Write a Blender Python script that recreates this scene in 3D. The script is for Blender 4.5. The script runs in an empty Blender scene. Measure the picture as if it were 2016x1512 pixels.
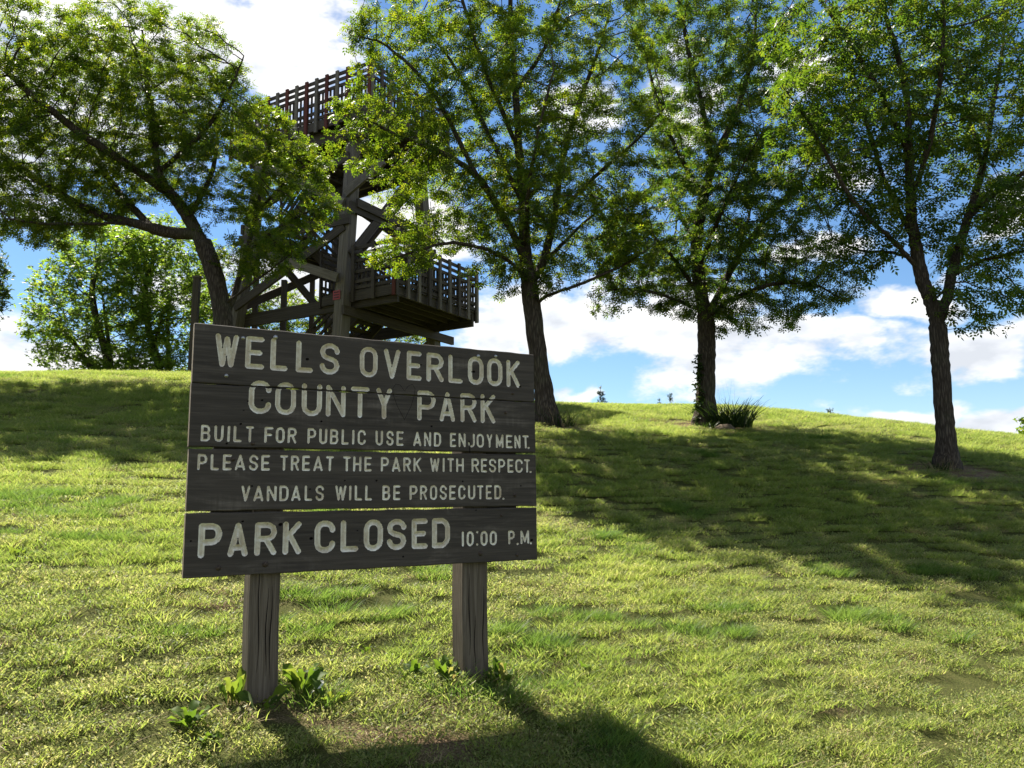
import bpy, bmesh, math, random
import numpy as np
from mathutils import Vector, Matrix, noise as mnoise

rng = np.random.default_rng(7)
random.seed(7)
scene = bpy.context.scene
COL = scene.collection
R = math.radians

# ------------------------------------------------------------------ camera
FPX, PITCH, ROLL, EYE = 1575.0, 0.147251, -0.012167, 1.5
_cp, _sp = math.cos(PITCH), math.sin(PITCH)
_cr, _sr = math.cos(ROLL), math.sin(ROLL)
_fw = np.array([0, _cp, _sp]); _u0 = np.array([0, -_sp, _cp]); _r0 = np.array([1.0, 0, 0])
_rt = _cr*_r0 + _sr*_u0
_up = -_sr*_r0 + _cr*_u0
cam_data = bpy.data.cameras.new('camera')
cam = bpy.data.objects.new('camera', cam_data); COL.objects.link(cam)
cam_data.sensor_width = 36.0
cam_data.lens = FPX/2016*36.0
cam_data.clip_start = 0.05; cam_data.clip_end = 3000
cam.matrix_world = Matrix(((_rt[0], _up[0], -_fw[0], 0), (_rt[1], _up[1], -_fw[1], 0),
                           (_rt[2], _up[2], -_fw[2], EYE), (0, 0, 0, 1)))
scene.camera = cam

def ray(u, v):                      # photo pixel -> direction from the lens (unit depth along Y)
    d = _fw + (u-1008)/FPX*_rt + (756-v)/FPX*_up
    return d/d[1]
def at(u, v, Y):                    # point on that ray, Y metres ahead
    p = ray(u, v)*Y
    return np.array([p[0], p[1], p[2]+EYE])

# ------------------------------------------------------------------ light
SUN_AZ, SUN_EL = R(-38.0), R(54.5)        # azimuth from +Y, positive to the right
sun_dir = Vector((math.sin(SUN_AZ)*math.cos(SUN_EL), math.cos(SUN_AZ)*math.cos(SUN_EL), math.sin(SUN_EL)))
sd = bpy.data.lights.new('sun', 'SUN'); sd.energy = 5.0; sd.angle = R(0.53); sd.color = (1.0, 0.93, 0.80)
sun = bpy.data.objects.new('sun', sd); COL.objects.link(sun)
sun.rotation_euler = sun_dir.to_track_quat('Z', 'Y').to_euler(); sun.location = (0, 0, 30)

scene.view_settings.view_transform = 'Standard'
scene.view_settings.look = 'None'
scene.view_settings.gamma = 1.0
scene.view_settings.use_curve_mapping = False
scene.view_settings.exposure = 1.56

# ------------------------------------------------------------------ node helper
class NT:
    def __init__(self, tree):
        self.t = tree; self.n = tree.nodes; self.l = tree.links
    def new(self, typ, **kw):
        nd = self.n.new(typ)
        for k, v in kw.items():
            setattr(nd, k, v)
        return nd
    def put(self, sock, val):
        if hasattr(val, 'is_output') or isinstance(val, bpy.types.NodeSocket):
            self.l.new(val, sock)
        else:
            sock.default_value = val
    def math(self, op, a, b=None, c=None, clamp=False):
        nd = self.n.new('ShaderNodeMath'); nd.operation = op; nd.use_clamp = clamp
        self.put(nd.inputs[0], a)
        if b is not None: self.put(nd.inputs[1], b)
        if c is not None: self.put(nd.inputs[2], c)
        return nd.outputs[0]
    def vmath(self, op, a, b=None):
        nd = self.n.new('ShaderNodeVectorMath'); nd.operation = op
        self.put(nd.inputs[0], a)
        if b is not None: self.put(nd.inputs[1], b)
        return nd.outputs[0]
    def noise(self, vec, scale=1.0, detail=4.0, rough=0.55, dist=0.0):
        nd = self.n.new('ShaderNodeTexNoise')
        if vec is not None: self.l.new(vec, nd.inputs['Vector'])
        nd.inputs['Scale'].default_value = scale; nd.inputs['Detail'].default_value = detail
        nd.inputs['Roughness'].default_value = rough; nd.inputs['Distortion'].default_value = dist
        return nd.outputs['Fac']
    def ramp(self, fac, stops, interp='LINEAR'):
        nd = self.n.new('ShaderNodeValToRGB'); nd.color_ramp.interpolation = interp
        els = nd.color_ramp.elements
        while len(els) > 1: els.remove(els[-1])
        els[0].position = stops[0][0]; els[0].color = (*stops[0][1], 1)
        for p, c in stops[1:]:
            e = els.new(p); e.color = (*c, 1)
        self.put(nd.inputs[0], fac)
        return nd.outputs[0]
    def mix(self, fac, a, b, blend='MIX'):
        nd = self.n.new('ShaderNodeMix'); nd.data_type = 'RGBA'; nd.blend_type = blend
        self.put(nd.inputs['Factor'], fac)
        self.put(nd.inputs['A'], a if not isinstance(a, tuple) else (*a, 1))
        self.put(nd.inputs['B'], b if not isinstance(b, tuple) else (*b, 1))
        return nd.outputs['Result']
    def smooth(self, x, lo, hi):
        nd = self.n.new('ShaderNodeMapRange'); nd.interpolation_type = 'SMOOTHSTEP'
        self.put(nd.inputs['Value'], x)
        nd.inputs['From Min'].default_value = lo; nd.inputs['From Max'].default_value = hi
        return nd.outputs['Result']
    def mapping(self, vec, scale=(1, 1, 1), loc=(0, 0, 0), rot=(0, 0, 0)):
        nd = self.n.new('ShaderNodeMapping')
        self.l.new(vec, nd.inputs['Vector'])
        nd.inputs['Scale'].default_value = scale; nd.inputs['Location'].default_value = loc
        nd.inputs['Rotation'].default_value = rot
        return nd.outputs['Vector']
    def bump(self, h, strength=0.3, dist=0.01):
        nd = self.n.new('ShaderNodeBump'); nd.inputs['Strength'].default_value = strength
        nd.inputs['Distance'].default_value = dist; self.l.new(h, nd.inputs['Height'])
        return nd.outputs['Normal']

def new_mat(name):
    m = bpy.data.materials.new(name); m.use_nodes = True
    t = NT(m.node_tree); t.n.clear()
    out = t.n.new('ShaderNodeOutputMaterial')
    return m, t, out
def principled(t, out, col, rough=0.7, normal=None, spec=0.3, metal=0.0):
    b = t.n.new('ShaderNodeBsdfPrincipled')
    t.put(b.inputs['Base Color'], col if not isinstance(col, tuple) else (*col, 1))
    t.put(b.inputs['Roughness'], rough); b.inputs['Specular IOR Level'].default_value = spec
    b.inputs['Metallic'].default_value = metal
    if normal is not None: t.l.new(normal, b.inputs['Normal'])
    t.l.new(b.outputs[0], out.inputs['Surface'])
    return b

# ------------------------------------------------------------------ sky
world = bpy.data.worlds.new('World'); scene.world = world; world.use_nodes = True
W = NT(world.node_tree); W.n.clear()
wout = W.n.new('ShaderNodeOutputWorld'); bg = W.n.new('ShaderNodeBackground')
W.l.new(bg.outputs[0], wout.inputs['Surface'])
sky = W.n.new('ShaderNodeTexSky'); sky.sky_type = 'NISHITA'; sky.sun_disc = False
sky.sun_elevation = SUN_EL; sky.sun_rotation = SUN_AZ
sky.altitude = 300; sky.air_density = 1.0; sky.dust_density = 0.15; sky.ozone_density = 2.6
tc = W.n.new('ShaderNodeTexCoord')
dirv = tc.outputs['Generated']
sep = W.n.new('ShaderNodeSeparateXYZ'); W.l.new(dirv, sep.inputs[0])
az = W.math('MULTIPLY', W.math('ARCTAN2', sep.outputs[0], sep.outputs[1]), 57.29578)
el = W.math('MULTIPLY', W.math('ARCSINE', sep.outputs[2]), 57.29578)
def azel(u, v):
    d = ray(u, v); return math.degrees(math.atan2(d[0], d[1])), math.degrees(math.atan2(d[2], math.hypot(d[0], d[1])))
# cumulus banks of the day: centre (as seen in the photograph), half width and half height in degrees, weight
CLOUDS = [((230, 55), 15, 6.5, 0.95), ((575, 95), 5.5, 4.4, 0.82), ((60, 200), 11, 8, 0.8), ((620, 10), 6, 2.2, .55),
          ((70, 700), 9, 2.6, 1.0), ((210, 715), 7, 1.7, .9), ((320, 560), 4, 1.6, .35),
          ((1000, 650), 6.5, 3.6, 1.0), ((1200, 640), 8.5, 3.6, 1.0), ((1480, 690), 10, 3.0, 1.0), ((1330, 600), 7, 2.4, .7),
          ((1590, 650), 6, 1.8, .6), ((1640, 480), 5, 1.8, .35), ((1940, 680), 4.0, 1.6, .8), ((1790, 820), 3.6, 1.3, 1.0), ((1960, 835), 5.0, 1.3, .9),
          ((1130, 776), 2.3, 0.75, .9), ((2000, 805), 3, .8, .7), ((740, 440), 5, 3, .85), ((860, 430), 5, 3, .7),
          ((1150, 215), 3.5, 3, .45), ((1330, 190), 3.5, 4.5, .5), ((1560, 150), 4, 2, .42), ((1780, 580), 5, 1.6, .4), ((1960, 420), 4, 3, .4),
          ((560, 560), 5, 2.5, .6), ((1660, 330), 5, 2, .45)]
n_lo = W.noise(W.mapping(dirv, (1, 1, 2.2)), 7.0, 5, 0.62, 0.0)
n_hi = W.noise(W.mapping(dirv, (1, 1, 1.7), (3.1, 1.7, .4)), 26, 4, 0.62, 0.0)
nz = W.math('ADD', W.math('MULTIPLY', W.math('SUBTRACT', n_lo, 0.5), 1.45), W.math('MULTIPLY', W.math('SUBTRACT', n_hi, 0.5), 0.62))
warp = W.n.new('ShaderNodeTexNoise'); W.l.new(W.mapping(dirv, (1, 1, 1.6), (9, 4, 2)), warp.inputs['Vector'])
warp.inputs['Scale'].default_value = 9.0; warp.inputs['Detail'].default_value = 2.0
ae = W.n.new('ShaderNodeCombineXYZ'); W.l.new(az, ae.inputs[0]); W.l.new(el, ae.inputs[1])
aev = W.vmath('ADD', ae.outputs[0], W.vmath('MULTIPLY', W.vmath('SUBTRACT', warp.outputs['Color'], (.5, .5, .5)), (10.0, 5.0, 0.0)))
field = None
for (c, ra, re, wgt) in CLOUDS:
    a0, e0 = azel(*c)
    nd = W.n.new('ShaderNodeVectorMath'); nd.operation = 'MULTIPLY_ADD'
    W.l.new(aev, nd.inputs[0]); nd.inputs[1].default_value = (.8/ra, .8/re, 0); nd.inputs[2].default_value = (-.8*a0/ra, -.8*e0/re, 0)
    ln = W.n.new('ShaderNodeVectorMath'); ln.operation = 'LENGTH'; W.l.new(nd.outputs[0], ln.inputs[0])
    b = W.math('SUBTRACT', .8+wgt*.30-.30, ln.outputs['Value'])
    field = b if field is None else W.math('MAXIMUM', field, b)
field = W.math('MINIMUM', field, 0.42)
# the same broken cumulus goes on all round
rest = W.math('SUBTRACT', W.math('MULTIPLY', W.noise(W.mapping(dirv, (1, 1, 2.2), (7, 2, 5)), 3.1, 2, .5), 1.7), 0.80)
outside = W.smooth(W.math('ABSOLUTE', az), 38, 55)
over = W.smooth(el, 36, 46)
outm = W.math('MAXIMUM', outside, over)
field = W.math('ADD', W.math('MULTIPLY', W.math('MAXIMUM', field, -0.6), W.math('SUBTRACT', 1.0, outm)), W.math('MULTIPLY', rest, outm))
dens_raw = W.math('ADD', field, nz)
dens = W.smooth(dens_raw, -0.04, 0.36)
dens = W.math('MULTIPLY', dens, W.smooth(el, -1.0, 1.5))
# self shading: compare with the field a little nearer the sun
sv = W.n.new('ShaderNodeCombineXYZ')
for i in range(3): sv.inputs[i].default_value = sun_dir[i]*0.035
shifted = W.vmath('ADD', dirv, sv.outputs[0])
n_sh = W.noise(W.mapping(shifted, (1, 1, 2.2)), 7.0, 3, 0.62, 0.0)
shade = W.math('SUBTRACT', n_lo, n_sh)
bright = W.math('ADD', 0.86, W.math('MULTIPLY', shade, 1.9))
thick = W.smooth(dens_raw, 0.25, 1.0)
bright = W.math('SUBTRACT', bright, W.math('MULTIPLY', thick, 0.10))
bright = W.math('MINIMUM', W.math('MAXIMUM', bright, 0.55), 1.12)
ccol = W.ramp(W.math('SUBTRACT', bright, 0.4), [(0.0, (0.55, 0.59, 0.66)), (0.35, (0.80, 0.83, 0.88)), (0.6, (1.0, 0.99, 0.97))])
CLOUD_LEVEL = 8.0
cl = W.vmath('SCALE', ccol); cl.node.inputs['Scale'].default_value = CLOUD_LEVEL
skyc = W.n.new('ShaderNodeHueSaturation'); skyc.inputs['Saturation'].default_value = 1.16; skyc.inputs['Value'].default_value = 1.04
W.l.new(sky.outputs[0], skyc.inputs['Color'])
mixc = W.mix(dens, skyc.outputs[0], cl)
W.l.new(mixc, bg.inputs['Color']); bg.inputs['Strength'].default_value = 0.051
world.cycles.sampling_method = 'MANUAL'; world.cycles.sample_map_resolution = 512

# ------------------------------------------------------------------ generic builders
def tag(o, label=None, cat=None, group=None, kind=None):
    if label: o['label'] = label
    if cat: o['category'] = cat
    if group: o['group'] = group
    if kind: o['kind'] = kind
    return o
def empty(name, loc=(0, 0, 0), rz=0.0):
    o = bpy.data.objects.new(name, None); COL.objects.link(o)
    o.location = loc; o.rotation_euler = (0, 0, rz); o.empty_display_size = 0.2
    return o
def link_mesh(name, me, mat, parent=None, smooth=False):
    o = bpy.data.objects.new(name, me); COL.objects.link(o)
    if mat is not None and not me.materials: me.materials.append(mat)
    if parent is not None: o.parent = parent
    if smooth: me.shade_smooth()
    return o
def np_mesh(name, V, F, tint=None):
    """V (n,3), F (m,k) with constant k"""
    me = bpy.data.meshes.new(name)
    V = np.ascontiguousarray(V, dtype=np.float32); F = np.ascontiguousarray(F, dtype=np.int32)
    m, k = F.shape
    me.vertices.add(len(V)); me.vertices.foreach_set('co', V.ravel())
    me.loops.add(m*k); me.loops.foreach_set('vertex_index', F.ravel())
    me.polygons.add(m); me.polygons.foreach_set('loop_start', np.arange(0, m*k, k, dtype=np.int32))
    me.update(calc_edges=True)
    if tint is not None:
        a = me.attributes.new('tint', 'FLOAT', 'POINT'); a.data.foreach_set('value', np.ascontiguousarray(tint, dtype=np.float32))
    return me
_box = {}
def unit_box(mat):
    if mat.name not in _box:
        bm = bmesh.new(); bmesh.ops.create_cube(bm, size=1.0)
        me = bpy.data.meshes.new('timber'); bm.to_mesh(me); bm.free(); me.materials.append(mat); _box[mat.name] = me
    return _box[mat.name]
def timber(name, p0, p1, w, h, mat, parent, up=(0, 0, 1)):
    """box along p0-p1, w across, h along 'up'; the box mesh is shared, grain runs along local X"""
    p0, p1 = Vector(p0), Vector(p1)
    x = (p1-p0); L = x.length; x.normalize()
    z = Vector(up); z = (z - x*z.dot(x))
    if z.length < 1e-5: z = Vector((1, 0, 0)) - x*x[0]
    z.normalize(); y = z.cross(x)
    o = bpy.data.objects.new(name, unit_box(mat)); COL.objects.link(o)
    o.parent = parent
    c = (p0+p1)/2
    o.matrix_local = Matrix(((x[0]*L, y[0]*w, z[0]*h, c[0]), (x[1]*L, y[1]*w, z[1]*h, c[1]), (x[2]*L, y[2]*w, z[2]*h, c[2]), (0, 0, 0, 1)))
    return o

# ------------------------------------------------------------------ the hill
# heights come from where the posts and trunks meet the grass and from the skyline of the crest
GP = [at(*q) for q in [
    (515, 1388, 3.85), (930, 1345, 4.40), (100, 1300, 3.85), (1500, 1300, 5.15), (1950, 1300, 5.7), (1215, 1428, 4.10),
    (1008, 1505, 3.60), (200, 1500, 3.22), (1800, 1500, 4.05),
    (1078, 838, 14.5), (1390, 838, 16.5), (1868, 922, 13.0),
    (0, 737, 17.0), (370, 737, 17.5), (-500, 745, 17.0), (1100, 797, 20.0), (1390, 801, 22.0), (1630, 822, 22.0), (2016, 865, 21.0), (2500, 925, 20.0),
    (100, 1000, 6.7), (1300, 1010, 9.2), (1700, 1060, 9.0), (450, 800, 12.8), (0, 830, 11.5), (1100, 900, 11.2), (1500, 900, 12.5)]]
GP += [np.array(q) for q in [(0, 0, -.25), (-4, 0, 0.2), (4, 0, -0.7), (0, -5, -0.9), (-8, -5, -.4), (8, -5, -1.5), (10, 3, -.7), (-9, 3, 1.2)]]
def crest_back(u, v, Y, extra, drop):
    p = at(u, v, Y); d = ray(u, v); q = p + np.array([d[0]*extra, extra, 0]); q[2] = p[2]-drop
    return q
for u, v, Y in [(-500, 745, 17), (0, 737, 17), (370, 737, 17.5), (700, 765, 18.5), (1100, 797, 20), (1390, 801, 22), (1630, 822, 22), (2016, 865, 21), (2500, 925, 20)]:
    GP.append(crest_back(u, v, Y, 6, 0.15)); GP.append(crest_back(u, v, Y, 14, 0.9))
GP.append(at(700, 765, 18.5))
GP = np.array(GP)
def _tps_k(r2): return np.where(r2 > 1e-9, 0.5*r2*np.log(np.maximum(r2, 1e-9)), 0.0)
_n = len(GP)
_d2 = ((GP[:, None, :2]-GP[None, :, :2])**2).sum(-1)
_K = _tps_k(_d2)+np.eye(_n)*0.6
_P = np.c_[np.ones(_n), GP[:, :2]]
_A = np.block([[_K, _P], [_P.T, np.zeros((3, 3))]])
_w = np.linalg.solve(_A, np.r_[GP[:, 2], 0, 0, 0])
def ground_z(x, y):
    x = np.atleast_1d(np.asarray(x, float)); y = np.atleast_1d(np.asarray(y, float))
    cx, cy = np.clip(x, -26, 30), np.clip(y, -6, 36)
    out = np.empty(len(x))
    for s in range(0, len(x), 20000):
        e = slice(s, s+20000)
        d2 = (cx[e, None]-GP[None, :, 0])**2+(cy[e, None]-GP[None, :, 1])**2
        out[e] = _tps_k(d2)@_w[:_n]+_w[_n]+_w[_n+1]*cx[e]+_w[_n+2]*cy[e]
    far = np.hypot(x-cx, y-cy)
    out = out*np.exp(-far/60)-np.minimum(far, 120)*0.03
    out += 0.010*np.sin(x*1.7+1.3*np.sin(y*.9))*np.cos(y*1.3+.6*np.sin(x*1.1))+0.004*np.sin(x*5.1+y*2.3)*np.sin(y*4.3-x*1.9)
    return out
def gz(x, y): return float(ground_z(x, y)[0])

def axis(lo, hi, f0, f1, step, grow):
    a = list(np.arange(f0, f1+1e-6, step))
    s = step; v = f1
    while v < hi: s *= grow; v += s; a.append(v)
    s = step; v = f0; b = []
    while v > lo: s *= grow; v -= s; b.append(v)
    return np.array(b[::-1]+a)
gx = axis(-600, 600, -12, 17, 0.16, 1.18); gy = axis(-300, 700, 1.5, 25, 0.16, 1.18)
GXm, GYm = np.meshgrid(gx, gy)
GV = np.c_[GXm.ravel(), GYm.ravel(), ground_z(GXm.ravel(), GYm.ravel())]
nx_, ny_ = len(gx), len(gy)
ii, jj = np.meshgrid(np.arange(nx_-1), np.arange(ny_-1))
b0 = (jj*nx_+ii).ravel()
GF = np.c_[b0, b0+1, b0+nx_+1, b0+nx_]

# bare, trodden spots: x, y, rx, ry, strength  (under the sign, round the trunks)
def gpt(u, v):                       # photo pixel -> point on the hill
    d = ray(u, v); lo, hi = 1.5, 40
    for Y in np.arange(2.0, 40, 0.1):
        p = d*Y
        if p[2]+EYE < gz(p[0], p[1]): hi = Y; break
        lo = Y
    for _ in range(20):
        m = (lo+hi)/2; p = d*m
        if p[2]+EYE < gz(p[0], p[1]): hi = m
        else: lo = m
    p = d*lo
    return np.array([p[0], p[1], gz(p[0], p[1])])
BARE = []
for (u, v, rx, ry, s) in [(860, 1465, .22, .17, 1.0), (700, 1445, .15, .12, .9), (830, 1385, .22, .12, .8), (905, 1350, .22, .14, .7), (470, 1395, .12, .1, .8),
                          (560, 1400, .15, .12, .9), (600, 1380, .2, .12, .6), (205, 1415, .10, .06, .6), (430, 1195, .16, .07, .9), (960, 1350, .2, .1, .7), (1050, 1450, .12, .1, .6),
                          (1590, 1300, .25, .1, .55), (1660, 1400, .2, .12, .6), (1480, 1130, .2, .12, .6), (1560, 1390, .3, .14, .4), (330, 1330, .1, .06, .6),
                          (1270, 1310, .25, .08, .5), (150, 1260, .15, .06, .6), (1350, 1420, .25, .1, .4), (1200, 980, .6, .35, .4)]:
    p = gpt(u, v); BARE.append((p[0], p[1], rx, ry, s))
for (u, v, Y, r) in [(1078, 838, 14.5, .9), (1395, 845, 16.5, 1.15), (1868, 928, 13, .95)]:
    p = at(u, v, Y); BARE.append((p[0], p[1]-.2, r, r*.75, .95))
BARE = np.array(BARE)
def fbm(x, y, sc, seed=0.0, oct=3):
    out = np.zeros_like(x); a = 1.0; tot = 0
    for o in range(oct):
        s = sc*2.03**o
        out += a*np.array([mnoise.noise((float(px)*s+seed, float(py)*s-seed, seed*.37)) for px, py in zip(x, y)])
        tot += a; a *= .5
    return out/tot
def bare_mask(x, y):
    m = np.zeros_like(x)
    for bx, by, rx, ry, s in BARE:
        rx, ry = rx*1.25, ry*1.25
        d = np.sqrt(((x-bx)/rx)**2+((y-by)/ry)**2)
        m = np.maximum(m, s*np.clip(1.35-d, 0, 1))
    return m

m_ground, t, out = new_mat('turf_soil')
geo = t.n.new('ShaderNodeNewGeometry'); pos = geo.outputs['Position']
bare_a = t.n.new('ShaderNodeAttribute'); bare_a.attribute_name = 'bare'
n1 = t.noise(pos, 0.55, 5, .6); n2 = t.noise(pos, 9, 6, .65); n3 = t.noise(pos, 110, 5, .7)
thatch = t.ramp(t.math('ADD', t.math('MULTIPLY', n2, .35), t.math('MULTIPLY', n3, .65)), [(.32, (.022, .025, .008)), (.50, (.075, .078, .022)), (.66, (.22, .18, .08))])
green = t.ramp(n1, [(.35, (.055, .092, .016)), (.65, (.105, .13, .028))])
col = t.mix(.3, thatch, green)
soil = t.ramp(n3, [(.32, (.045, .028, .016)), (.48, (.15, .10, .060)), (.64, (.33, .245, .155))])
mk = t.math('MULTIPLY', bare_a.outputs['Fac'], t.smooth(t.math('ADD', bare_a.outputs['Fac'], t.math('MULTIPLY', t.math('SUBTRACT', n2, .5), 1.1)), .25, .6))
col = t.mix(mk, col, soil)
principled(t, out, col, .95, t.bump(t.math('ADD', n3, n2), .9, .035), .1)
gme = np_mesh('hill', GV, GF)
gme.attributes.new('bare', 'FLOAT', 'POINT').data.foreach_set('value', bare_mask(GV[:, 0], GV[:, 1]).astype(np.float32))
hill = link_mesh('hill', gme, m_ground, smooth=True); tag(hill, kind='structure')

# ------------------------------------------------------------------ wood
def wood(name, dark, mid, light, coords='OBJECT', stretch=(1.2, 26, 26), spec=.25, rough=.78, patch=2.5, bumpd=.004, wear=None):
    m, t, out = new_mat(name)
    tcn = t.n.new('ShaderNodeTexCoord'); oi = t.n.new('ShaderNodeObjectInfo')
    v = tcn.outputs['Object']
    off = t.n.new('ShaderNodeCombineXYZ')
    t.l.new(t.math('MULTIPLY', oi.outputs['Random'], 37.0), off.inputs[0]); t.l.new(t.math('MULTIPLY', oi.outputs['Random'], 11.0), off.inputs[1])
    v = t.vmath('ADD', v, off.outputs[0])
    wv = t.mapping(v, stretch)
    g = t.noise(wv, 1.0, 7, .62, 1.2)
    f = t.noise(t.mapping(v, tuple(q*4 for q in stretch)), 1.0, 4, .6)
    pt = t.noise(t.mapping(v, (patch, patch*2.2, patch*2.2)), 1.0, 4, .55)
    gg = t.math('ADD', t.math('MULTIPLY', g, .72), t.math('MULTIPLY', f, .28))
    c = t.ramp(gg, [(.33, dark), (.5, mid), (.68, light)])
    c = t.mix(t.math('MULTIPLY', t.smooth(pt, .35, .75), .5), c, tuple(q*1.35 for q in mid))
    if wear:
        wn = t.noise(t.mapping(v, (2.2, 1, 7.5)), 1.0, 5, .6, .8); ws = t.noise(t.mapping(v, (70, 1, 5)), 1.0, 3, .6)
        wf = t.math('MULTIPLY', t.smooth(wn, .52, .74), t.math('ADD', .25, t.math('MULTIPLY', t.smooth(t.math('ADD', t.math('MULTIPLY', gg, .6), t.math('MULTIPLY', ws, .4)), .40, .62), .75)))
        c = t.mix(t.math('MULTIPLY', wf, .75), c, wear)
    hs = t.n.new('ShaderNodeHueSaturation'); t.l.new(c, hs.inputs['Color'])
    t.l.new(t.math('ADD', .82, t.math('MULTIPLY', oi.outputs['Random'], .36)), hs.inputs['Value'])
    principled(t, out, hs.outputs[0], rough, t.bump(gg, .55, bumpd), spec)
    return m
M_SIGN = wood('dark_stained_plank', (.026, .0205, .0162), (.046, .037, .030), (.082, .067, .055), stretch=(1.6, 40, 40), patch=2.0, spec=.3, bumpd=.0025, wear=(.15, .125, .105))
M_SIGNPOST = wood('weathered_post', (.05, .038, .028), (.105, .082, .060), (.19, .155, .12), stretch=(40, 40, 1.6), bumpd=.003)
M_KNOT, t, out = new_mat('knot_hole'); principled(t, out, (.012, .009, .008), .9, None, .1)
M_EDGE = wood('pale_plank_edge', (.16, .12, .085), (.26, .20, .14), (.36, .29, .21), stretch=(1.6, 40, 40))
# cream paint in the routed letters, grimy in blotches and browner towards the groove floor
M_CREAM, t, out = new_mat('cream_letter_paint')
tcn = t.n.new('ShaderNodeTexCoord'); v = tcn.outputs['Object']
n1 = t.noise(v, 55, 5, .65); n2 = t.noise(v, 9, 4, .6); n3 = t.noise(t.mapping(v, (60, 60, 4)), 1, 4, .6)
c = t.ramp(t.math('ADD', t.math('MULTIPLY', n1, .55), t.math('MULTIPLY', n3, .45)), [(.28, (.24, .18, .11)), (.40, (.60, .53, .41)), (.58, (.84, .80, .70))])
c = t.mix(t.math('MULTIPLY', t.smooth(n2, .42, .70), .6), c, (.46, .36, .24))
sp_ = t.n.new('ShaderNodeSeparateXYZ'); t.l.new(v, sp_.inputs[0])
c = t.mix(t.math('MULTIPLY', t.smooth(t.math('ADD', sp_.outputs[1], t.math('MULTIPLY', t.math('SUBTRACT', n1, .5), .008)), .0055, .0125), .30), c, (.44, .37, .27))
principled(t, out, c, .75, t.bump(n1, .25, .002), .3)
M_STEEL, t, out = new_mat('galvanised_bolt'); principled(t, out, (.45, .44, .42), .38, None, .5, .9)
M_RUST, t, out = new_mat('rusty_bolt')
tcn = t.n.new('ShaderNodeTexCoord'); principled(t, out, t.ramp(t.noise(tcn.outputs['Object'], 160, 4), [(.35, (.03, .022, .018)), (.65, (.10, .07, .05))]), .7, None, .4, .4)

# ------------------------------------------------------------------ park sign
SG = np.array([-1.46820, 3.63458, -0.31489+EYE]); SYAW = 0.518663; SW = 1.8362; TH = .038
se = np.array([math.cos(SYAW), math.sin(SYAW), 0]); sn = np.array([-math.sin(SYAW), math.cos(SYAW), 0])
camp = np.array([0, 0, EYE])
def on_sign(u, v, off=0.0):          # photo pixel -> (s along the board, h above its lower edge)
    d = ray(u, v); tt = ((SG+sn*off-camp)@sn)/(d@sn); P = camp+d*tt
    return float((P-SG)@se), float(P[2]-SG[2])
sign = empty('park_sign', tuple(SG-np.array([0, 0, .6])), SYAW)
tag(sign, 'dark wooden park sign with carved cream letters on two posts', 'sign')
# local sign frame: x along the board, y into the board (away from the viewer), z up from 0.6 = lower edge
ZB = .6
def stroke_font():
    F = {}
    ch = .26
    F['A'] = [[(0, 0), (.5, 1), (1, 0)], [(.17, .22), (.83, .22)]]
    F['B'] = [[(0, 0), (0, 1), (.72, 1), (.95, .88), (.95, .64), (.72, .53), (0, .53)], [(.72, .53), (1, .40), (1, .13), (.75, 0), (0, 0)]]
    F['C'] = [[(1, .76), (1, .86), (.72, 1), (.28, 1), (0, .84), (0, .16), (.28, 0), (.72, 0), (1, .14), (1, .24)]]
    F['D'] = [[(0, 0), (0, 1), (.7, 1), (1, .82), (1, .18), (.7, 0), (0, 0)]]
    F['E'] = [[(1, 1), (0, 1), (0, 0), (1, 0)], [(0, .5), (.86, .5)]]
    F['F'] = [[(1, 1), (0, 1), (0, 0)], [(0, .5), (.82, .5)]]
    F['H'] = [[(0, 0), (0, 1)], [(1, 0), (1, 1)], [(0, .5), (1, .5)]]
    F['I'] = [[(.5, 0), (.5, 1)]]; F['1'] = F['I']
    F['J'] = [[(1, 1), (1, .16), (.72, 0), (.3, 0), (0, .16), (0, .26)]]
    F['K'] = [[(0, 0), (0, 1)], [(1, 1), (.08, .5)], [(.32, .60), (1, 0)]]
    F['L'] = [[(0, 1), (0, 0), (1, 0)]]
    F['M'] = [[(0, 0), (0, 1), (.5, .12), (1, 1), (1, 0)]]
    F['N'] = [[(0, 0), (0, 1), (1, 0), (1, 1)]]
    F['O'] = [[(.28, 0), (0, .16), (0, .84), (.28, 1), (.72, 1), (1, .84), (1, .16), (.72, 0), (.28, 0)]]; F['0'] = F['O']
    F['P'] = [[(0, 0), (0, 1), (.7, 1), (1, .86), (1, .58), (.7, .44), (0, .44)]]
    F['R'] = [[(0, 0), (0, 1), (.7, 1), (1, .86), (1, .62), (.7, .50), (0, .50)], [(.5, .50), (1, 0)]]
    F['S'] = [[(1, .78), (1, .86), (.72, 1), (.28, 1), (0, .85), (0, .66), (.2, .55), (.8, .45), (1, .33), (1, .15), (.72, 0), (.28, 0), (0, .14), (0, .22)]]
    F['T'] = [[(0, 1), (1, 1)], [(.5, 1), (.5, 0)]]
    F['U'] = [[(0, 1), (0, .16), (.28, 0), (.72, 0), (1, .16), (1, 1)]]
    F['V'] = [[(0, 1), (.5, 0), (1, 1)]]
    F['W'] = [[(0, 1), (.26, 0), (.5, .92), (.74, 0), (1, 1)]]
    F['Y'] = [[(0, 1), (.5, .45), (1, 1)], [(.5, .45), (.5, 0)]]
    return F
FONT = stroke_font()
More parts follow.
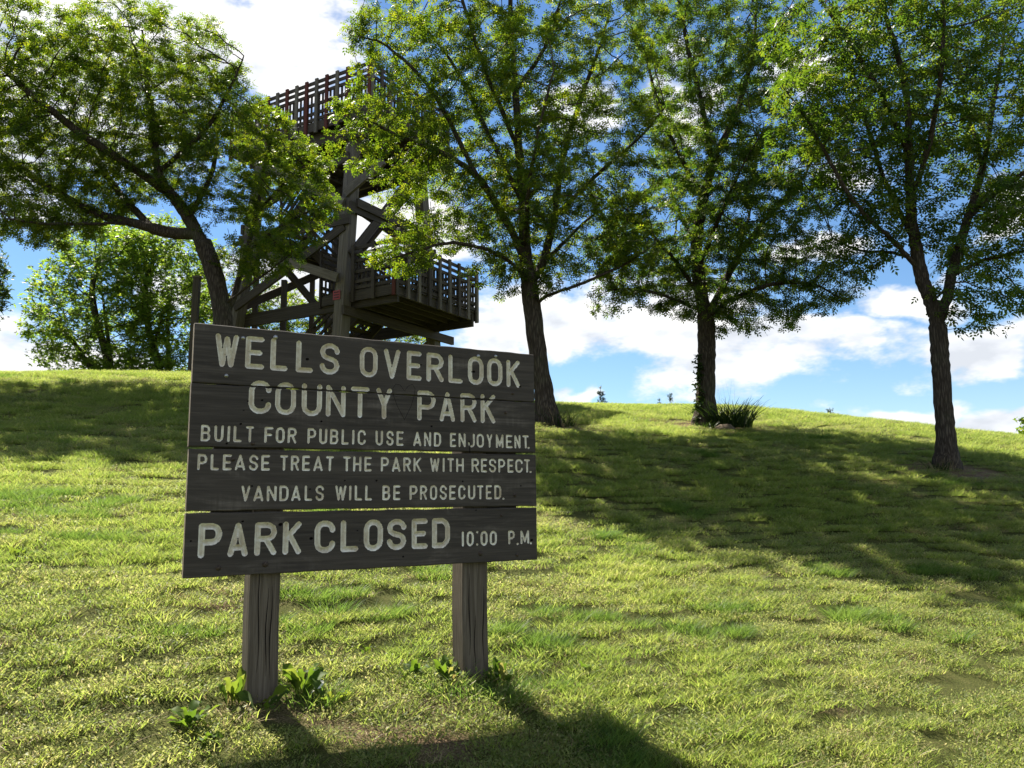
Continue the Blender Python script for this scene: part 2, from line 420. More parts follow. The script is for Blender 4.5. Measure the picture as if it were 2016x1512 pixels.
def soften(poly):                      # cut the obtuse corners once more, so bowls read as round
    closed = poly[0] == poly[-1]; out = [] if closed else [poly[0]]; n = len(poly)
    rng_ = range(0, n-1) if closed else range(1, n-1)
    for i in rng_:
        p, c, q = np.array(poly[i-1 if i else n-2], float), np.array(poly[i], float), np.array(poly[i+1], float)
        a, b = p-c, q-c
        if abs(a@b)/(np.linalg.norm(a)*np.linalg.norm(b)) < .05: out.append(tuple(c)); continue
        k = .09
        out += [tuple(c+a/np.linalg.norm(a)*min(k, np.linalg.norm(a)*.45)), tuple(c+b/np.linalg.norm(b)*min(k, np.linalg.norm(b)*.45))]
    if closed: out.append(out[0])
    else: out.append(poly[-1])
    return out
def z1(x, y): return 340+x/2.7243, 620+y/2.7243
LINES = []
def zl(chars, xs, top, bot, sw):
    """xs in picture-1 zoom coordinates"""
    L = []
    for c, (a, b) in zip(chars, xs):
        L.append((c, z1(a, 0)[0], z1(b, 0)[0]))
    t0, t1 = z1(*top[0]), z1(*top[1]); b0_, b1_ = z1(*bot[0]), z1(*bot[1])
    LINES.append((L, t0, t1, b0_, b1_, sw))
zl('WELLSOVERLOOK', [(226, 355), (390, 492), (525, 618), (662, 754), (790, 895), (1003, 1100), (1132, 1222), (1255, 1335), (1362, 1453), (1478, 1555), (1583, 1667), (1686, 1768), (1790, 1862)],
   ((290, 102), (1826, 243)), ((290, 280), (1826, 388)), .0255)
zl('COUNTYPARK', [(408, 528), (550, 662), (692, 800), (822, 928), (955, 1055), (1092, 1175), (1312, 1410), (1432, 1515), (1543, 1630), (1652, 1730)],
   ((468, 353), (1691, 427)), ((468, 530), (1691, 581)), .0245)
def pl(text, xs, top, bot, sw): LINES.append(([(c, a, b) for c, (a, b) in zip(text, xs)], *top, *bot, sw))
pl('BUILTFORPUBLICUSEANDENJOYMENT', [(395.2, 414.5), (422, 440), (446.6, 453.8), (460, 476), (484, 499.8), (520.7, 538.2), (543, 560.4), (566.3, 584.1), (605.5, 622.5), (628.4, 644.3), (649.6, 666.3), (672.5, 687), (693.6, 697.5), (704.3, 720), (739.6, 754.1), (760.7, 775), (780.7, 794.6), (813.5, 829.7), (834.8, 848.9), (854.2, 868.3), (886, 898.3), (903, 916.8), (921.5, 934.7), (938.5, 952.6), (958.2, 969.6), (976.2, 991.2), (996, 1008.8), (1012.9, 1024.6), (1028.9, 1040.8)],
   ((405, 836.4), (1035, 857)), ((405, 869), (1035, 883)), .0115)
pl('PLEASETREATTHEPARKWITHRESPECT', [(388.8, 408), (414.7, 431.3), (438.6, 456.3), (462.6, 483.1), (490.4, 508.6), (514.4, 531.3), (551.2, 567.1), (572.9, 589.2), (595, 610.9), (617, 635.6), (642, 657.3), (675, 690.3), (695.3, 711.4), (717.3, 731.7), (749.9, 765.8), (771.4, 788.6), (794, 809), (814.1, 829.5), (846.8, 865.4), (870.7, 876.1), (880.9, 893.8), (898.2, 913), (928.3, 943.2), (946.9, 959), (962.8, 976.8), (981, 994.5), (999.3, 1011.2), (1014.6, 1029), (1031.9, 1043.4)],
   ((398, 893.6), (1037, 904.1)), ((398, 925.6), (1037, 930.6)), .0115)
pl('VANDALSWILLBEPROSECUTED', [(474.7, 492.7), (499, 518.8), (525.3, 544.5), (549.9, 568.1), (573.8, 592), (599.7, 615), (621.2, 638), (660.1, 681.8), (687, 691.8), (698.5, 713.2), (718.8, 732.2), (752.8, 768.1), (774.2, 788.6), (806.5, 821.8), (826.6, 841), (846.2, 860.8), (865.9, 879.7), (884.5, 897.6), (902.4, 916.2), (921.6, 935.6), (939.2, 952.3), (956.5, 968.6), (973.4, 986.8)],
   ((483, 955.9), (980, 955)), ((483, 987.2), (980, 982.8)), .0115)
pl('PARKCLOSED', [(390.1, 436.7), (448.2, 488.9), (501, 545), (556.6, 593.4), (619.3, 659.6), (670.7, 705.6), (716.3, 753.7), (762.3, 799.7), (810.7, 842), (850.6, 885.7)],
   ((413, 1030.2), (868, 1020)), ((413, 1098.5), (868, 1078.7)), .0275)
pl('1000PM', [(908.2, 914.4), (918.7, 932.7), (946.1, 960), (964.3, 978.2), (1000.6, 1013.6), (1024.8, 1041.8)],
   ((911, 1046), (1033, 1044)), ((911, 1076), (1033, 1070.6)), .0125)
DOTS = [(1040.6, 881.5, .013), (1044.5, 929, .013), (991.2, 981.5, .012), (939.8, 1047.8, .0125), (939.4, 1072, .0125), (1019.1, 1070.8, .0125), (1045.3, 1069.3, .013)]

# planks: corners from the seams in the photograph
def sh(u, v): return on_sign(u, v)
pk_px = [((384.8, 635.4), (1050.4, 697.8), (1052, 791.5), (376.5, 752.5)),
         ((376.3, 753.9), (1052.3, 792.6), (1054.4, 891.5), (371.5, 879.0)),
         ((371.2, 883.0), (1054.6, 895.5), (1056, 996.0), (367.0, 1006.5)),
         ((364.5, 1010.5), (1056.4, 999.0), (1057, 1101.7), (361, 1138.8))]
def jig(k): return (random.random()-.5)*k
glyphs = []                             # (list of polylines in (s,h), width)
for L, t0, t1, bb0, bb1, sw in LINES:
    for c, a, b in L:
        um = (a+b)/2
        vt = t0[1]+(t1[1]-t0[1])*(um-t0[0])/(t1[0]-t0[0]); vb = bb0[1]+(bb1[1]-bb0[1])*(um-bb0[0])/(bb1[0]-bb0[0])
        s0 = on_sign(a, (vt+vb)/2)[0]+sw/2; s1 = on_sign(b, (vt+vb)/2)[0]-sw/2
        h1 = on_sign(um, vt)[1]-sw/2; h0 = on_sign(um, vb)[1]+sw/2
        if s1 < s0: s0 = s1 = (s0+s1)/2
        pj = []
        for poly in FONT[c]:
            if c in 'CDOS0UJPRB': poly = soften(poly)
            pj.append([(s0+(s1-s0)*x+jig(.0012), h0+(h1-h0)*y+jig(.0012)) for x, y in poly])
        glyphs.append((pj, sw*(1+jig(.08)), h1))
for u, v, sw in DOTS:
    s, h = on_sign(u, v); glyphs.append(([[(s-.0005, h), (s+.0005, h)]], sw, h))
holes = []
for (x, y, r) in [(722, 238, .0085), (1615, 305, .0085), (797, 572, .006), (1388, 598, .0062), (365, 585, .006), (290, 690, .006), (923, 889, .0045), (1093, 889, .006), (1555, 893, .0055), (1867, 917, .005),
                  (742, 1200, .009), (578, 1125, .010), (97, 1213, .005), (1236, 1297, .006), (1331, 268, .0055), (1863, 385, .008), (1925, 1208, .009), (736, 935, .005), (990, 1157, .004), (712, 320, .0035),
                  (405, 463, .006), (480, 458, .006), (380, 512, .004), (1627, 1048, .0045), (1640, 1101, .0035), (425, 918, .005), (375, 1108, .006), (1005, 1208, .004)]:
    s, h = on_sign(*z1(x, y)); holes.append((s, h, r))
heart = [(1243, 562), (1205, 490), (1183, 430), (1180, 395), (1195, 372), (1220, 375), (1243, 408), (1262, 382), (1285, 372), (1300, 395), (1296, 430), (1278, 490), (1243, 562)]
heart = [on_sign(*z1(x, y)) for x, y in heart]
crack = [on_sign(*z1(x, y)) for x, y in [(1594, 738), (1592, 712), (1597, 690), (1588, 676)]]

def make_plank(idx, corners):
    (s0, ha), (s1, hb), (s2, hc), (s3, hd) = [sh(*c) for c in corners]
    sl, sr = (s0+s3)/2, (s1+s2)/2
    CELL = .0032
    xs = np.linspace(sl, sr, int((sr-sl)/CELL)+1)
    lo, hi = min(hc, hd), max(ha, hb)
    bands = []
    for pj, sw, _ in glyphs:
        zs = [q[1] for poly in pj for q in poly]
        if max(zs)+sw > lo and min(zs)-sw < hi: bands.append((min(zs)-sw*.7, max(zs)+sw*.7))
    for s, h, r in holes:
        if lo < h < hi: bands.append((h-r*1.5, h+r*1.5))
    zz = np.linspace(0, 1, int((hi-lo)/CELL)+1)
    zreal = lo+(hi-lo)*zz
    keep = [0]
    for i in range(1, len(zz)-1):
        fine = any(b0-.004 < zreal[i] < b1+.004 for b0, b1 in bands)
        if fine or zreal[i]-zreal[keep[-1]] > .012: keep.append(i)
    keep.append(len(zz)-1); zz = zz[keep]
    e = .0040
    tx = (xs-sl)/(sr-sl)
    wob_t = .0010*np.sin(tx*37+idx*2)+.0006*np.sin(tx*91+idx); wob_b = .0010*np.sin(tx*33+idx)+.0006*np.sin(tx*101+idx*3)
    zt = ha+(hb-ha)*tx+wob_t-e; zb = hd+(hc-hd)*tx+wob_b+e
    X = np.repeat(xs[None, :], len(zz), 0); Z = zb[None, :]+(zt-zb)[None, :]*zz[:, None]
    X0, Z0 = X.copy(), Z.copy()
    SD = np.full(X.shape, 9.0); DEP = np.zeros(X.shape); MI = np.zeros(X.shape, int); GI = np.full(X.shape, -1)
    def carve(p, q, w, dep, mi, gi):
        p, q = np.array(p), np.array(q)
        c0 = np.searchsorted(xs, min(p[0], q[0])-w); c1 = np.searchsorted(xs, max(p[0], q[0])+w)
        if c1 <= c0: return
        sl_ = (slice(None), slice(c0, c1))
        x, z = X0[sl_], Z0[sl_]
        d = q-p; L2 = max(d@d, 1e-12)
        tt = np.clip(((x-p[0])*d[0]+(z-p[1])*d[1])/L2, 0, 1)
        dist = np.hypot(x-p[0]-tt*d[0], z-p[1]-tt*d[1])
        sdv = dist-w/2
        better = sdv < SD[sl_]
        SD[sl_] = np.where(better, sdv, SD[sl_]); MI[sl_] = np.where(better, mi, MI[sl_]); GI[sl_] = np.where(better, gi, GI[sl_])
        # round-nosed router bit
        DEP[sl_] = np.maximum(DEP[sl_], np.where(dist < w/2, dep*np.maximum(1-(dist/(w/2))**1.25, 0), 0))
    for gi, (pj, sw, _) in enumerate(glyphs):
        zs = [q[1] for poly in pj for q in poly]
        if max(zs)+sw < lo or min(zs)-sw > hi: continue
        for poly in pj:
            for p, q in zip(poly[:-1], poly[1:]): carve(p, q, sw, sw*.56, 1, gi)
    for s, h, r in holes:
        if lo+.004 < h < hi-.004: carve((s-r*.25, h), (s+r*.3, h+r*.1), r*1.5, .010, 2, -2)
    # slide grid points next to a groove onto its rim, so that the edge is a clean line
    gzr, gxr = np.gradient(SD)
    gx_ = gxr/np.gradient(X0, axis=1); gz_ = gzr/np.gradient(Z0, axis=0)
    gl = np.hypot(gx_, gz_)+1e-9
    snap = (np.abs(SD) < CELL*.5) & (gl > .3); snap[:, 0] = snap[:, -1] = False; snap[0] = snap[-1] = False
    X = np.where(snap, X0-SD*gx_/gl, X0); Z = np.where(snap, Z0-SD*gz_/gl, Z0)
    DEP = np.where(snap, 0, DEP); SDf = np.where(snap, 0, SD)
    nz_, nxx = X.shape
    V = np.stack([X, DEP, Z+ZB], -1).reshape(-1, 3)
    ii, jj = np.meshgrid(np.arange(nxx-1), np.arange(nz_-1)); b0 = (jj*nxx+ii).ravel()
    Q = np.c_[b0, b0+1, b0+nxx+1, b0+nxx]
    inside = (SDf.ravel()[Q] <= 1e-7).all(1) & (SDf.ravel()[Q] < -1e-7).any(1)
    mi_f = MI.ravel()[Q]; gi_f = GI.ravel()[Q]
    deepest = np.argmin(SDf.ravel()[Q], 1)
    mi_q = mi_f[np.arange(len(Q)), deepest]; gi_q = gi_f[np.arange(len(Q)), deepest]
    is_let = inside & (mi_q == 1)
    # plank body: face without the letters, then edges and back
    faces = [q for q in Q[~is_let].tolist()]
    mats = np.where(inside & (mi_q == 2), 2, 0)[~is_let].tolist()
    verts = V.tolist()
    def row(y, which):
        base = len(verts)
        z = (zt if which == 't' else zb)
        dcol = DEP[-1] if which == 't' else DEP[0]
        for i in range(nxx): verts.append((xs[i], max(y, min(dcol[i]+.0005, .028)), z[i]+ZB+(e if which == 't' else -e)*(1 if 0 < y < TH else 0)))
        return list(range(base, base+nxx))
    top0 = [(nz_-1)*nxx+i for i in range(nxx)]; bot0 = list(range(nxx))
    t1, t2, t3 = row(e, 't'), row(TH-e, 't'), row(TH, 't')
    b1, b2, b3 = row(e, 'b'), row(TH-e, 'b'), row(TH, 'b')
    ST = list(range(0, nxx-1))
    for A, B in ((top0, t1), (t1, t2), (t2, t3), (b1, bot0), (b2, b1), (b3, b2), (t3, b3)):
        for i in ST: faces.append([A[i], A[i+1], B[i+1], B[i]]); mats.append(0)
    left = [k*nxx for k in range(nz_)]; right = [k*nxx+nxx-1 for k in range(nz_)]
    faces.append(left[::-1]+[b1[0], b2[0], b3[0], t3[0], t2[0], t1[0]]); mats.append(3)
    faces.append(right+[t1[-1], t2[-1], t3[-1], b3[-1], b2[-1], b1[-1]]); mats.append(3)
    me = bpy.data.meshes.new('plank'); me.from_pydata(verts, [], faces); me.update()
    for m in (M_SIGN, M_CREAM, M_KNOT, M_EDGE): me.materials.append(m)
    me.polygons.foreach_set('material_index', mats)
    po = link_mesh('plank', me, None, sign)
    LQ = Q[is_let]; LG = gi_q[is_let]
    for gi in np.unique(LG):
        q = LQ[LG == gi]; u, inv = np.unique(q, return_inverse=True)
        q = inv.reshape(q.shape)
        # connected pieces
        par = np.arange(len(u))
        def find(i):
            while par[i] != i: par[i] = par[par[i]]; i = par[i]
            return i
        for f in q:
            r0 = find(f[0])
            for k in f[1:]: par[find(k)] = r0
        root = np.array([find(f[0]) for f in q]); ids, cnt = np.unique(root, return_counts=True)
        for cid in ids:                     # a letter cut by the seam between two planks may leave several pieces
            qq = q[root == cid]; u2, inv2 = np.unique(qq, return_inverse=True)
            lm = np_mesh('letter', V[u][u2], inv2.reshape(qq.shape)); lm.materials.append(M_CREAM)
            link_mesh('letter', lm, None, po, True)
    return po
planks = [make_plank(i, c) for i, c in enumerate(pk_px)]

def scratch(pts, w, parent):
    V, F = [], []
    for i, (s, h) in enumerate(pts):
        p = np.array(pts[max(i-1, 0)]); q = np.array(pts[min(i+1, len(pts)-1)]); d = (q-p)/max(np.linalg.norm(q-p), 1e-9); nn = np.array([-d[1], d[0]])*w/2
        for y, k in ((-.0004, 1), (-.0004, -1), (.001, 0)):
            V.append((s+nn[0]*k, y, h+ZB+nn[1]*k))
        if i: F += [[3*i-3+a, 3*i-3+(a+1) % 3, 3*i+(a+1) % 3, 3*i+a] for a in range(3)]
    me = bpy.data.meshes.new('scratch'); me.from_pydata(V, [], F); me.update()
    return link_mesh('scratch', me, M_KNOT, parent)
hh = np.array(heart)
scratch([tuple(p) for p in hh[:4]]+[tuple(p) for p in hh[4:]], .0022, planks[1])['label'] = 'faint heart scratched into the wood'
scratch(crack, .006, planks[1])
def bolt(s, h, r, mat, parent):
    bm = bmesh.new()
    prof = [(r*1.25, 0.001), (r*1.25, -.0015), (r, -.002), (r*.93, -.005), (r*.6, -.0075), (0.0001, -.0085)]
    rings = []
    for rr, y in prof:
        rings.append([bm.verts.new((s+rr*math.cos(a*math.tau/12), y, h+ZB+rr*math.sin(a*math.tau/12))) for a in range(12)])
    for r0, r1 in zip(rings[:-1], rings[1:]):
        for a in range(12):
            bm.faces.new((r0[a], r0[(a+1) % 12], r1[(a+1) % 12], r1[a]))
    bmesh.ops.recalc_face_normals(bm, faces=bm.faces[:])
    me = bpy.data.meshes.new('bolt'); bm.to_mesh(me); bm.free()
    return link_mesh('bolt', me, mat, parent, True)
for (x, y, r, mt, k) in [(378, 124, .0075, M_STEEL, 0), (552, 120, .009, M_STEEL, 0), (1640, 222, .0085, M_STEEL, 0), (1733, 222, .0075, M_STEEL, 0), (288, 326, .0075, M_STEEL, 0), (1823, 422, .0065, M_RUST, 0),
                         (1785, 524, .008, M_RUST, 1), (430, 690, .0075, M_RUST, 1), (323, 775, .008, M_RUST, 2), (1834, 966, .0085, M_RUST, 2), (246, 1357, .010, M_RUST, 3), (496, 1337, .0115, M_RUST, 3), (1650, 1280, .010, M_RUST, 3), (1847, 1287, .008, M_RUST, 3), (1762, 1075, .006, M_RUST, 3)]:
    s, h = on_sign(*z1(x, y)); bolt(s, h, r, mt, planks[k])

def sign_post(s0, s1, zg, label):
    bm = bmesh.new()
    w = s1-s0; e = .008; y0 = TH+.0005; dep = .14
    n = 16; rows = []
    for i in range(n+1):
        z = zg-.25+(ZB+1.12-zg+.25)*i/n
        ox = .003*math.sin(i*.9)
        rows.append([bm.verts.new((x+ox, y+jig(.0015), z)) for x, y in [(s0+e, y0), (s1-e, y0), (s1, y0+e), (s1, y0+dep-e), (s1-e, y0+dep), (s0+e, y0+dep), (s0, y0+dep-e), (s0, y0+e)]])
    for r0, r1 in zip(rows[:-1], rows[1:]):
        for k in range(8): bm.faces.new((r0[k], r0[(k+1) % 8], r1[(k+1) % 8], r1[k]))
    bm.faces.new(rows[-1]); bm.faces.new(rows[0][::-1])
    # drying checks: narrow slots in the front face are cut as thin dark wedges
    bmesh.ops.recalc_face_normals(bm, faces=bm.faces[:])
    me = bpy.data.meshes.new('post'); bm.to_mesh(me); bm.free()
    o = link_mesh('post', me, M_SIGNPOST, sign)
    for k in range(3):
        xs = s0+w*(.25+.25*k)+jig(.02); za = zg+.05+random.random()*.1; zb_ = za+.25+random.random()*.3
        cb = bmesh.new(); pts = []
        m = 9
        for i in range(m+1):
            tt = i/m; z = za+(zb_-za)*tt; ww = .0022*math.sin(math.pi*tt)+.0003; xx = xs+.004*math.sin(i*.8+k)
            pts.append([cb.verts.new((xx-ww, y0-.0012, z)), cb.verts.new((xx+ww, y0-.0012, z)), cb.verts.new((xx, y0+.004, z))])
        for p, q in zip(pts[:-1], pts[1:]):
            for a in range(3): cb.faces.new((p[a], p[(a+1) % 3], q[(a+1) % 3], q[a]))
        cme = bpy.data.meshes.new('crack'); cb.to_mesh(cme); cb.free()
        link_mesh('crack', cme, M_KNOT, o)
    return o
def local_ground(s, y):
    P = SG+se*s+sn*y
    return gz(P[0], P[1])-(SG[2]-ZB)
sign_post(.299, .439, local_ground(.37, .1), '')
sign_post(1.399, 1.549, local_ground(1.47, .1), '')

for (u0, u1, v) in [(418, 480, 940), (553, 562, 940), (911, 925, 940), (975, 1016, 940)]:
    sa, sb = on_sign(u0, v, TH)[0], on_sign(u1, v, TH)[0]
    if u0 == 553: sa = .4395+.001
    if u0 == 975: sa = 1.5495+.001
    if u1 == 480: sb = .2985-.001
    if u0 == 911: sb = 1.3985-.001
    if sb-sa > .01: timber('batten', ((sa+sb)/2, TH+.012, ZB+.03), ((sa+sb)/2, TH+.012, ZB+1.10), sb-sa, .022, M_SIGN, sign, up=(0, 1, 0))

# ------------------------------------------------------------------ observation tower
M_TIMBER = wood('weathered_timber', (.026, .020, .015), (.058, .046, .036), (.12, .097, .077), stretch=(3, 7, 7), bumpd=.01)
M_GREYT = wood('grey_timber', (.055, .046, .037), (.135, .113, .09), (.26, .222, .182), stretch=(5, 6, 6), bumpd=.012)
M_REDT = wood('red_stained_timber', (.04, .012, .009), (.10, .026, .018), (.16, .055, .04), stretch=(3, 6, 6), bumpd=.006)
M_RED, t, out = new_mat('red_plate'); principled(t, out, (.33, .035, .035), .5, None, .4)
M_DKRED, t, out = new_mat('plate_lettering'); principled(t, out, (.05, .012, .012), .6, None, .3)
TA = np.array([.8625, -.506, 0]); TB = np.array([.506, .8625, 0]); TZ = np.array([0, 0, 1.0])
N_base = at(671, 656, 20.0); N_hi = at(696, 300, 20.55)
ZL = at(735, 556, 19.3)[2]          # lower deck
ZU = at(745, 203, 19.6)[2]          # upper deck
n_slope = (N_hi-N_base)/(N_hi[2]-N_base[2])
N0 = N_base-n_slope*(N_base[2])     # at z = 0
def T(a, b, z):
    o = N_base
    return np.array([o[0], o[1], 0])+a*TA+b*TB+z*TZ
tower_g = gz(*T(-2, 2, 0)[:2])
tower = empty('observation_tower', tuple(T(-2, 2, tower_g)))
tag(tower, 'tall weathered timber observation tower with railed decks standing behind the sign', 'tower')
TO = Vector(T(-2, 2, tower_g))
SIDE = 4.05
def beam(name, p, q, w, h, mat=None, up=(0, 0, 1), parent=None):
    return timber(name, Vector(p)-TO, Vector(q)-TO, w, h, mat or M_TIMBER, parent or tower, up)
BAT = {'N': (n_slope[:2]), 'L': None, 'R': None, 'B': None}
corner = {'N': (0, 0), 'L': (-SIDE, 0), 'R': (0, SIDE), 'B': (-SIDE, SIDE)}
zb_ = N_base[2]
top_in = {'L': (.92, .18), 'R': (-.02, -.85), 'B': (.72, -.55)}   # how far each leg head leans in over the full height
def leg_at(k, z):
    if k == 'N': return N_base+n_slope*(z-zb_)
    f = (z-zb_)/(ZU-zb_); a, b = corner[k]; ta, tb = top_in[k]
    return T(a+ta*f, b+tb*f, z)
for k in 'NLRB':
    bot = leg_at(k, tower_g-.6); top = leg_at(k, ZU-.34)
    # built of two big timbers side by side, as the seam in the near leg shows
    for s in (-1, 1):
        off = TA*(.078*s)
        beam('leg', bot+off, top+off, .15, .30, M_GREYT, up=TB)
ld = {}
def pair(k1, k2, z, w=.09, h=.34, e1=.0, e2=.0, name='beam', mat=None, off=0.0):
    p, q = leg_at(k1, z), leg_at(k2, z); d = (q-p)/np.linalg.norm(q-p); nrm = np.array([-d[1], d[0], 0])
    return beam(name, p-d*e1+nrm*off, q+d*e2+nrm*off, w, h, mat)
zlow = ZL-.26
# main beams of the lower storey; the ones on the near and far face carry the landing out to the right
pair('L', 'N', zlow-.02, h=.36, e1=.3, e2=1.62, off=.2)
pair('B', 'R', zlow-.02, h=.36, e1=.3, e2=1.6, off=-.2)
pair('N', 'R', zlow-.30, h=.24, e1=.2, e2=.75, off=-.2)
pair('L', 'B', zlow-.30, h=.24, e1=.2, e2=.3, off=.2)
zm = at(690, 436, 20.3)[2]
pair('L', 'N', zm, h=.28, e1=.2, e2=.2, off=-.2); pair('N', 'R', zm+.35, h=.28, e1=.2, e2=.2, off=-.2); pair('L', 'B', zm+.35, h=.28, e1=.2, e2=.2, off=.2); pair('B', 'R', zm, h=.28, e1=.2, e2=.2, off=.2)
zt_ = ZU-.42
pair('L', 'N', zt_, h=.38, e1=.7, e2=1.45, off=-.22); pair('L', 'N', zt_, h=.38, e1=.7, e2=1.45, off=.22)
pair('B', 'R', zt_, h=.38, e1=.7, e2=1.0, off=-.22); pair('B', 'R', zt_, h=.38, e1=.7, e2=1.0, off=.22)
zk = at(712, 372, 20.2)[2]
_d = TA*1.55
beam('brace', leg_at('N', zk-.1)-TB*.2, leg_at('N', zk+.55)+TA*1.25-TB*.2, .09, .24, M_GREYT)
def brace(k1, z1, k2, z2, off, w=.08, h=.24, mat=None):
    p, q = leg_at(k1, z1), leg_at(k2, z2); d = q-p; nrm = np.array([-d[1], d[0], 0]); nrm /= np.linalg.norm(nrm)
    beam('brace', p+nrm*off, q+nrm*off, w, h, mat)
zN = lambda v: at(685, v, 20.2)[2]
zLp = lambda v: at(470, v, 22.2)[2]
zR = lambda v: at(850, v, 23.6)[2]
brace('N', zN(552), 'L', zLp(498), .26, mat=M_GREYT)
brace('N', zN(446), 'L', zLp(612), .16)
brace('N', zN(400), 'L', zLp(338), .26, mat=M_GREYT)
brace('N', zN(300), 'L', zLp(430), .16)
brace('N', zN(398), 'R', zR(482), -.26); brace('N', zN(505), 'R', zR(345), -.16)
brace('B', ZL, 'L', zm+.2, .2); brace('L', ZL, 'B', zm+.2, .3); brace('B', zm, 'R', ZU-.5, .2); brace('R', zm, 'B', ZU-.5, .3)
brace('B', ZL, 'R', zm, .2); brace('R', ZL, 'B', zm, .3)
brace('L', tower_g+.3, 'B', zlow-.3, .2); brace('B', tower_g+.3, 'R', zlow-.3, .2)

def railing(p, q, z, posts, mats, h=1.12, drop=.32, inner=None, gap_b=.135, outn=(0, 0)):
    """horizontal rails inside, posts outside hanging down over the fascia, balusters below the third rail"""
    p, q = np.array(p), np.array(q); L = np.linalg.norm(q-p); d = (q-p)/L; nrm = np.array([outn[0], outn[1], 0])
    for hh, rh in ((h, .09), (h-.17, .085), (h-.34, .085), (h-.64, .085), (h-.90, .085), (.06, .09)):
        beam('rail', p+TZ*(z+hh)-nrm*.0, q+TZ*(z+hh)-nrm*.0, .04, rh)
    n = max(int(round(L/posts)), 2)
    for i in range(n+1):
        c = p+d*(L*i/n)+nrm*.055
        beam('rail_post', c+TZ*(z-drop), c+TZ*(z+h+.07), .05, .10, mats[i % len(mats)], up=d)
    nb = int(L/gap_b)
    for i in range(nb):
        c = p+d*(L*(i+.5)/nb)-nrm*.042
        beam('baluster', c+TZ*(z+.02), c+TZ*(z+h-.30), .04, .045, None, up=d)
def deck(a0, a1, b0, b1, z, joist=.26, nj=7):
    bw = .14
    n = int((b1-b0)/(bw+.008))
    for i in range(n):
        bb = b0+(b1-b0)*(i+.5)/n
        beam('deck_board', T(a0, bb, z-.02), T(a1, bb, z-.02), (b1-b0)/n-.008, .04)
    for i in range(nj):
        aa = a0+.06+(a1-a0-.12)*i/(nj-1)
        beam('joist', T(aa, b0+.03, z-.04-joist/2-.002), T(aa, b1-.03, z-.04-joist/2-.002), .05, joist)
    for bb in (b0, b1): beam('fascia', T(a0, bb, z-.04-joist/2), T(a1, bb, z-.04-joist/2), .045, joist)
def tab(a, b): return T(a, b, 0)
# lower landing
LA0, LA1, LB0, LB1 = -.85, 1.60, .19, 3.85
deck(LA0, LA1, LB0, LB1, ZL, .24, 7)
railing(tab(.25, LB0), tab(LA1, LB0), ZL, .62, [M_TIMBER, M_TIMBER, M_REDT], outn=-TB[:2])
railing(tab(LA1, LB0), tab(LA1, LB1), ZL, .47, [M_TIMBER, M_GREYT, M_GREYT], outn=TA[:2])
railing(tab(LA0, LB1), tab(LA1, LB1), ZL, .6, [M_TIMBER], outn=TB[:2])
railing(tab(LA0, LB0), tab(LA0, 1.5), ZL, .75, [M_TIMBER], outn=-TA[:2])
# upper deck
NT_ = N_hi; an = (NT_-T(0, 0, 0))@TA; bn = (NT_-T(0, 0, 0))@TB
UA1, UB0 = an+1.02, bn-.52
UA0, UB1 = UA1-5.25, UB0+3.45
deck(UA0, UA1, UB0, UB1, ZU, .24, 11)
alt = [M_REDT, M_GREYT]
railing(tab(UA0, UB0), tab(UA1, UB0), ZU, .385, alt, h=1.14, drop=.36, outn=-TB[:2])
railing(tab(UA1, UB0), tab(UA1, UB1), ZU, .40, [M_GREYT, M_TIMBER], h=1.14, drop=.36, outn=TA[:2])
railing(tab(UA0, UB1), tab(UA1, UB1), ZU, .5, [M_TIMBER], h=1.14, drop=.36, outn=TB[:2])
railing(tab(UA0, UB0), tab(UA0, UB1), ZU, .5, [M_TIMBER], h=1.14, drop=.36, outn=-TA[:2])
# stairs
def flight(a0, a1, b0, b1, z0, z1_, n):
    for b in (b0, b1):
        beam('stringer', T(a0, b, z0-.10), T(a1, b, z1_-.10), .05, .30)
        for k, hh in enumerate((1.0, .78, .50, .26)):
            beam('stair_rail', T(a0, b, z0+hh), T(a1, b, z1_+hh), .04, .09)
        m = max(int(abs(a1-a0)/.42), 2)
        for i in range(m+1):
            f = i/m
            beam('stair_post', T(a0+(a1-a0)*f, b+.045, z0+(z1_-z0)*f-.12), T(a0+(a1-a0)*f, b+.045, z0+(z1_-z0)*f+1.03), .045, .075, up=TA)
    for i in range(n):
        f = (i+.5)/n; a = a0+(a1-a0)*f; z = z0+(z1_-z0)*f
        beam('tread', T(a, b0, z), T(a, b1, z), .27, .045)
ZM = (ZL+ZU)/2-.1
flight(-4.3, LA0, 1.65, 2.75, tower_g+.15, ZL, 14)
flight(LA0, -3.35, 2.35, 3.25, ZL, ZM, 11)
deck(-4.35, -3.35, .9, 3.35, ZM, .2, 4)
flight(-3.35, -.75, .95, 1.85, ZM, ZU-.02, 11)
for (a, b) in ((-4.3, 1.0), (-4.3, 3.3)):
    beam('support_post', T(a, b, gz(*T(a, b, 0)[:2])-.3), T(a, b, ZM), .14, .14)
# posts that carry the foot of the stairs
sp = at(558, 620, 23.0); beam('support_post', (sp[0], sp[1], gz(sp[0], sp[1])-.3), (sp[0], sp[1], at(560, 552, 23)[2]), .15, .15)
# small red notice on the near leg
pc = at(672, 578, 19.86); pn = (pc-np.array([0, 0, EYE])); face = -TB
pl0 = leg_at('N', pc[2]-.12)-TB*.155-TA*.08
beam('notice_plate', pl0-TB*.006, pl0-TB*.006+TZ*.24, .24, .012, M_RED, up=TB)
for k in range(3):
    ql = pl0-TB*.0135+TZ*(.055+.07*k)
    beam('notice_lettering', ql-TA*.09, ql+TA*.09, .004, .028, M_DKRED)
